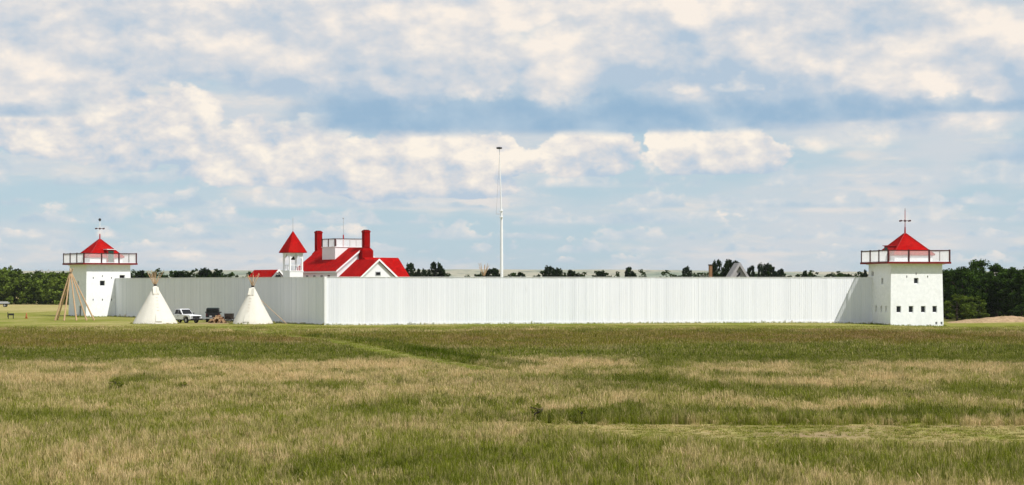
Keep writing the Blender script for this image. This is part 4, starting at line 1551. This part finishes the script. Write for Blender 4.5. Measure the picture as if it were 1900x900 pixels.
# woodland beyond the meadow at the far left
pp, tt = [], []
for k in range(120):
    px = -190 + 430 * ((k + rng.uniform(0, 1)) / 120)
    back = k % 3
    Y = 445 + back * 16 + rng.uniform(-6, 6)
    top = 503 + rng.normal() * 3.0 + (9 if back == 0 else 0) + 5 * (px > 70) - 3 * (px < 30) + rng.choice([0, 0, 8, 26]) * (back == 0)
    c = at(px, top, Y)
    p, t = crown_points(rng, max(3.0, c.z), 3.6, 0.1, 30, 26, 0.5)
    pp.append(p + np.array([c.x, c.y, 0.0]))
    tt.append(np.clip(t * 0.9 + rng.normal() * 0.30, 0, 1))  # lit patches and dark gaps put into each tree's tint
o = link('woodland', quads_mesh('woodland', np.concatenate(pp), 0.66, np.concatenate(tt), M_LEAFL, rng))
tag(o, 'green woodland along the meadow at the far left', 'woodland', kind='stuff')

# low scrub line behind the fort, its top just over the walls
pp, tt = [], []
px = 236.0
while px < 1625:
    gap = any(a < px < b for a, b in ((828, 872), (972, 992), (1082, 1103), (1140, 1158), (1204, 1232), (436, 455)))
    Y = 455 + rng.uniform(-10, 14)
    top = 509.5 + rng.normal() * 1.4 - rng.uniform(0, 7) * (rng.random() < 0.38) - (3 if px < 460 else 0)
    if gap:
        top = 518
    c = at(px, top, Y)
    p, t = crown_points(rng, c.z, 2.4, 2.5, 18, 30, 0.35)
    pp.append(p + np.array([c.x, c.y, 0.0]))
    tt.append(t * 0.7)
    px += rng.uniform(7, 11)
o = link('scrub_line', quads_mesh('scrub_line', np.concatenate(pp), 0.50, np.concatenate(tt) * 0.5, M_LEAFR, rng))
tag(o, 'low line of dark scrub just showing over the fort walls', 'scrub', kind='stuff')

M_LEAFF = mat('deep_green_leaves', _leaf((0.003, 0.009, 0.003), (0.022, 0.042, 0.010)))  # very dark leaf greens for the distant treetops
FAR = [tree_meshes(60 + k, 9.0, 2.5 + 0.35 * (k % 3), 2.2, 90, 40, 0.55, M_LEAFF, 0.42) for k in range(5)]
GT = 'treetops showing above the fort walls'
for i, (px, top, wd, lab) in enumerate((
        (262, 503, 1.0, 'dark treetop above the left wall just right of the left tower'),
        (335, 504, 1.1, 'low treetop above the left wall between the tipi tops, nearer the left tipi'),
        (382, 499, 1.0, 'taller treetop above the left wall midway between the tipis'),
        (402, 503, 1.1, 'treetop above the left wall left of the low red roof'),
        (761, 489, 0.86, 'dark treetop first to the right of the house'),
        (775, 500, 0.6, 'small treetop second to the right of the house'),
        (787, 500, 0.5, 'tiny treetop between the two tall ones right of the house'),
        (808, 488, 1.0, 'tall dark treetop second tall one right of the house'),
        (821, 500, 0.7, 'low treetop leaning against the second tall one'),
        (913, 499, 1.15, 'rounded dark treetop just left of the flagpole'),
        (966, 506, 0.8, 'low dark treetop just right of the flagpole'),
        (1018, 495, 0.95, 'pointed dark treetop second to the right of the flagpole'),
        (1032, 499, 0.9, 'treetop touching the pointed one on its right'),
        (1062, 502, 1.1, 'broad flat treetop third clump right of the flagpole'),
        (1115, 504, 0.95, 'low lone treetop above the middle of the front wall'),
        (1170, 497, 1.0, 'lone dark treetop right of the middle of the front wall'),
        (1273, 496, 0.75, 'slim lone treetop left of the brown chimney'),
        (1331, 484, 0.8, 'treetop just right of the brown chimney'),
        (1352, 483, 1.0, 'tall treetop left of the grey shed roof'),
        (1366, 485, 0.7, 'treetop rising behind the grey shed roof'),
        (1394, 494, 0.8, 'treetop just right of the grey shed roof'),
        (1411, 490, 0.55, 'thin pointed treetop second right of the grey shed'),
        (1427, 491, 0.85, 'square dark treetop third right of the grey shed'),
        (1447, 500, 0.9, 'low dark treetop last of the clump by the grey shed'),
        (1493, 503, 0.5, 'tiny treetop above the wall toward the right tower'),
        (1604, 502, 0.45, 'thin treetop against the left side of the right tower'))):
    Y = 415 + (i * 37 % 30)
    c = at(px, top, Y)
    tree('distant_tree', FAR[i % 5], c.x, c.y, wd * 0.62, c.z / 9.0, i * 0.9, lab, GT)

# three sheds on the far crest at the left
for px, lab in ((70, 'tiny grey shed on the far hill crest, leftmost of three'), (80, 'tiny grey shed on the far hill crest, middle of three'),
                (92, 'tiny grey shed on the far hill crest, rightmost of three')):
    Y = 5500.0
    x = (px - 950) / F * Y
    j = int(np.argmin(np.abs(hy - Y)))
    i = int(np.argmin(np.abs(hx - x)))
    e_ = empty('far_shed', (float(hx[i]) if False else x, float(hy[j]), float(HZ[j, i]) - 1.0), 0.2)
    tag(e_, lab, 'shed', 'sheds on the far hill')
    MB().box((0, 0, 2.5), (7, 5, 5.0)).build('wall', M_GREYP, e_)
    MB().prism([(-3.8, -2.8, 5.0), (3.8, -2.8, 5.0), (0, -2.8, 7.4)], (0, 5.6, 0)).build('roof', M_GREYWOOD, e_)

# ------------------------------------------------------------------ grass: tufts of real blades over the whole field
def _grass(nt):
    dry = n_attr(nt, 'dry', 'INSTANCER').outputs['Fac']
    red = n_attr(nt, 'red', 'INSTANCER').outputs['Fac']
    lush = n_attr(nt, 'lush', 'INSTANCER').outputs['Fac']
    t = n_attr(nt, 'tip').outputs['Fac']
    bl = n_attr(nt, 'blade').outputs['Fac']
    d2 = n_math(nt, 'ADD', dry, n_math(nt, 'MULTIPLY', n_math(nt, 'SUBTRACT', bl, 0.5), 0.8))
    d2 = n_math(nt, 'ADD', d2, n_math(nt, 'MULTIPLY', n_math(nt, 'SUBTRACT', t, 0.55), 0.35))
    cl = nd(nt, 'ShaderNodeClamp')
    nt.links.new(d2, cl.inputs[0])
    c = grass_colour(nt, cl.outputs[0], n_math(nt, 'MULTIPLY', red, t), lush)
    d = nd(nt, 'ShaderNodeBsdfDiffuse')
    set_in(nt, d, 'Color', c)
    tr = nd(nt, 'ShaderNodeBsdfTranslucent')
    set_in(nt, tr, 'Color', c)
    mx = nd(nt, 'ShaderNodeMixShader')
    mx.inputs[0].default_value = 0.3
    nt.links.new(d.outputs[0], mx.inputs[1])
    nt.links.new(tr.outputs[0], mx.inputs[2])
    return mx.outputs[0]


M_GRASS = mat('prairie_grass', _grass)


def tuft(seed, n, spread, bw, lean_k=1.0):
    r = random.Random(seed)
    V, Fc, tip, bl = [], [], [], []
    for k in range(n):
        a = r.uniform(0, 6.283)
        d = spread * math.sqrt(r.random())
        x, y = math.cos(a) * d, math.sin(a) * d
        h = r.uniform(0.45, 1.0)
        w = bw * r.uniform(0.6, 1.3)
        la, ll = r.uniform(0, 6.283), abs(r.gauss(0, 0.11)) * h / lean_k
        fa = r.uniform(0, 3.1416)
        fx, fy = math.cos(fa) * w / 2, math.sin(fa) * w / 2
        lx, ly = math.cos(la) * ll, math.sin(la) * ll
        o = len(V)
        seed_head = r.random() < 0.35
        m_ = 1.5 if seed_head else 0.75
        V += [(x - fx, y - fy, -0.03), (x + fx, y + fy, -0.03),
              (x + lx * 0.35 + fx * 0.8, y + ly * 0.35 + fy * 0.8, h * 0.62), (x + lx * 0.35 - fx * 0.8, y + ly * 0.35 - fy * 0.8, h * 0.62),
              (x + lx * 0.7 + fx * m_, y + ly * 0.7 + fy * m_, h * 0.84), (x + lx * 0.7 - fx * m_, y + ly * 0.7 - fy * m_, h * 0.84),
              (x + lx, y + ly, h)]
        Fc += [(o, o + 1, o + 2, o + 3), (o + 3, o + 2, o + 4, o + 5), (o + 5, o + 4, o + 6)]
        b = r.random()
        tip += [0, 0, 0.55, 0.55, 0.85, 0.85, 1.0]
        bl += [b] * 7
    me = bpy.data.meshes.new('grass_tuft')
    me.from_pydata(V, [], Fc)
    for nm, arr in (('tip', tip), ('blade', bl)):
        a = me.attributes.new(nm, 'FLOAT', 'POINT')
        a.data.foreach_set('value', arr)
    me.materials.append(M_GRASS)
    return bpy.data.objects.new('grass_tuft', me)


def grass_points(name, xy, tufts, label, wide, hgt=None):
    rng = np.random.default_rng(len(xy))
    x, y = xy[:, 0], xy[:, 1]
    dry, red, lush, h0, dirt = cover(x, y)
    hgt = h0 if hgt is None else hgt
    keep = rng.random(len(x)) > dirt * 0.9
    dry, red, lush, hgt, x, y = (a[keep] for a in (dry, red, lush, hgt, x, y))
    n = len(x)
    me = bpy.data.meshes.new(name)
    me.vertices.add(n)
    me.vertices.foreach_set('co', np.stack([x, y, ground_z(x, y)], -1).ravel())
    rot = np.stack([rng.normal(size=n) * 0.06, rng.normal(size=n) * 0.06, rng.uniform(0, 6.283, n)], -1)
    hh = hgt * rng.uniform(0.6, 1.4, n)
    scl = np.stack([np.full(n, wide) * rng.uniform(0.8, 1.25, n)] * 2 + [hh], -1)
    for nm, arr, kd in (('rot', rot, 'FLOAT_VECTOR'), ('scl', scl, 'FLOAT_VECTOR')):
        a = me.attributes.new(nm, kd, 'POINT')
        a.data.foreach_set('vector', arr.astype(np.float32).ravel())
    for nm, arr in (('dry', dry + rng.normal(size=n) * 0.24), ('red', red), ('lush', lush + (rng.random(n) < 0.18) * rng.uniform(0.1, 0.7, n))):  # extra lush darkens random tufts, painting in the dark gaps between tufts
        a = me.attributes.new(nm, 'FLOAT', 'POINT')
        a.data.foreach_set('value', np.clip(arr, 0, 1).astype(np.float32))
    col = bpy.data.collections.new(name + '_tufts')
    for t_ in tufts:
        col.objects.link(t_)
    o = link(name, me)
    tag(o, label, 'grass', kind='stuff')
    ng = bpy.data.node_groups.new(name, 'GeometryNodeTree')
    ng.interface.new_socket('Geometry', in_out='INPUT', socket_type='NodeSocketGeometry')
    ng.interface.new_socket('Geometry', in_out='OUTPUT', socket_type='NodeSocketGeometry')
    gi, go = ng.nodes.new('NodeGroupInput'), ng.nodes.new('NodeGroupOutput')
    ci = ng.nodes.new('GeometryNodeCollectionInfo')
    ci.inputs['Collection'].default_value = col
    ci.inputs['Separate Children'].default_value = True
    ci.inputs['Reset Children'].default_value = True
    ip = ng.nodes.new('GeometryNodeInstanceOnPoints')
    ip.inputs['Pick Instance'].default_value = True
    for nm, key in (('rot', 'Rotation'), ('scl', 'Scale')):
        na = ng.nodes.new('GeometryNodeInputNamedAttribute')
        na.data_type = 'FLOAT_VECTOR'
        na.inputs['Name'].default_value = nm
        ng.links.new(na.outputs['Attribute'], ip.inputs[key])
    ng.links.new(gi.outputs[0], ip.inputs['Points'])
    ng.links.new(ci.outputs[0], ip.inputs['Instance'])
    ng.links.new(ip.outputs[0], go.inputs[0])
    md = o.modifiers.new('tufts', 'NODES')
    md.node_group = ng
    return o


def grass_field(name, y0, y1, dens, tufts, label, wide):
    rng = np.random.default_rng(int(y0))
    half = lambda y: 0.288 * y * 1.06 + 5.0
    n = int(dens * (y1 - y0) * (half(y0) + half(y1)))
    y = np.sqrt(rng.uniform(y0 ** 2, y1 ** 2, n))
    x = rng.uniform(-1, 1, n) * half(y)
    return grass_points(name, np.stack([x, y], -1), tufts, label, wide)


TN = [tuft(k, 30, 0.17, 0.013) for k in range(6)]
TM = [tuft(40 + k, 26, 0.26, 0.020) for k in range(5)]
TF = [tuft(80 + k, 24, 0.50, 0.036) for k in range(5)]
grass_field('near_grass', 41, 72, 15, TN, 'tall dry and green prairie grass nearest the camera', 1.0)
grass_field('meadow_grass', 72, 125, 7, TM, 'tan and green prairie grass across the middle of the field', 1.0)
grass_field('far_grass', 125, 224, 3.0, TF, 'green and reddish grass in front of the fort', 1.0)

# uneven grass left by the mower at the foot of walls and towers
rng = np.random.default_rng(3)
pts = []
for a, b in ((C0, CR), (CL, C0)):
    L = (b - a).length
    d = (b - a) / L
    for q in np.linspace(0, L, int(L * 5)):
        o_ = rng.exponential(0.16) + 0.14
        pts.append((a.x + d.x * q + d.y * o_, a.y + d.y * q - d.x * o_))
for tc_, rt_ in ((RT, ROT_F), (LT, ROT_LT)):
    for side in range(4):
        an = rt_ + side * math.pi / 2
        for q in np.linspace(-3.9, 3.9, 44):
            o_ = 3.95 + rng.exponential(0.16)
            pts.append((tc_.x + math.cos(an) * q + math.sin(an) * o_, tc_.y + math.sin(an) * q - math.cos(an) * o_))
for c_, r_ in ((TL, 3.0), (TR, 2.75)):
    for an in np.linspace(0, 6.283, 70):
        o_ = r_ + rng.exponential(0.10)
        pts.append((c_.x + math.cos(an) * o_, c_.y + math.sin(an) * o_))
grass_points('wall_foot_grass', np.array(pts), [tuft(120 + k, 16, 0.20, 0.03) for k in range(4)], 'uneven grass along the foot of the fort walls', 0.9,
             rng.uniform(0.05, 0.26, len(pts)) * np.where(rng.random(len(pts)) < 0.10, 1.8, 1.0))

# weeds standing out of the grass
M_WEED = mat('weed_leaves', _leaf((0.13, 0.15, 0.02), (0.24, 0.26, 0.04)))
WEED = [tree_meshes(75 + k, 1.0, 0.42, 0.0, 60, 34, 0.06, M_WEED, 0.35) for k in range(2)]
for i, (px, py, s, sz, k, lab) in enumerate((
        (218, 730, 0.9, 0.8, 0, 'dark green weed clump alone in the pale grass at left'),
        (995, 783, 0.6, 0.75, 1, 'small dark weed at the edge of the mown strip'),
        (1080, 783, 0.5, 0.6, 0, 'small green weed right of the dark weed at the mown strip'),
        (340, 727, 0.7, 0.55, 1, 'bright green weed right of the dark clump at left'))):
    Y = 17820.0 / (py - 525)
    x = (px - 950) / F * Y
    o = tree('weed_clump', WEED[k], x, Y, s, sz, i, lab, 'weeds standing in the field')
    o['category'] = 'weed'

# ------------------------------------------------------------------ summer haze
hz = MB().box((0, 4600, 28), (19700, 10800, 72)).build('haze', M_WHITE)
hz.data.materials.clear()
hm = bpy.data.materials.new('air')
hm.use_nodes = True
hm.node_tree.nodes.clear()
ho = hm.node_tree.nodes.new('ShaderNodeOutputMaterial')
pv = hm.node_tree.nodes.new('ShaderNodeVolumePrincipled')
pv.inputs['Color'].default_value = (0.92, 0.95, 1.0, 1)
pv.inputs['Density'].default_value = 0.000045
pv.inputs['Anisotropy'].default_value = 0.1
hm.node_tree.links.new(pv.outputs[0], ho.inputs['Volume'])
hz.data.materials.append(hm)
tag(hz, 'pale summer haze over the far hills', 'haze', kind='stuff')
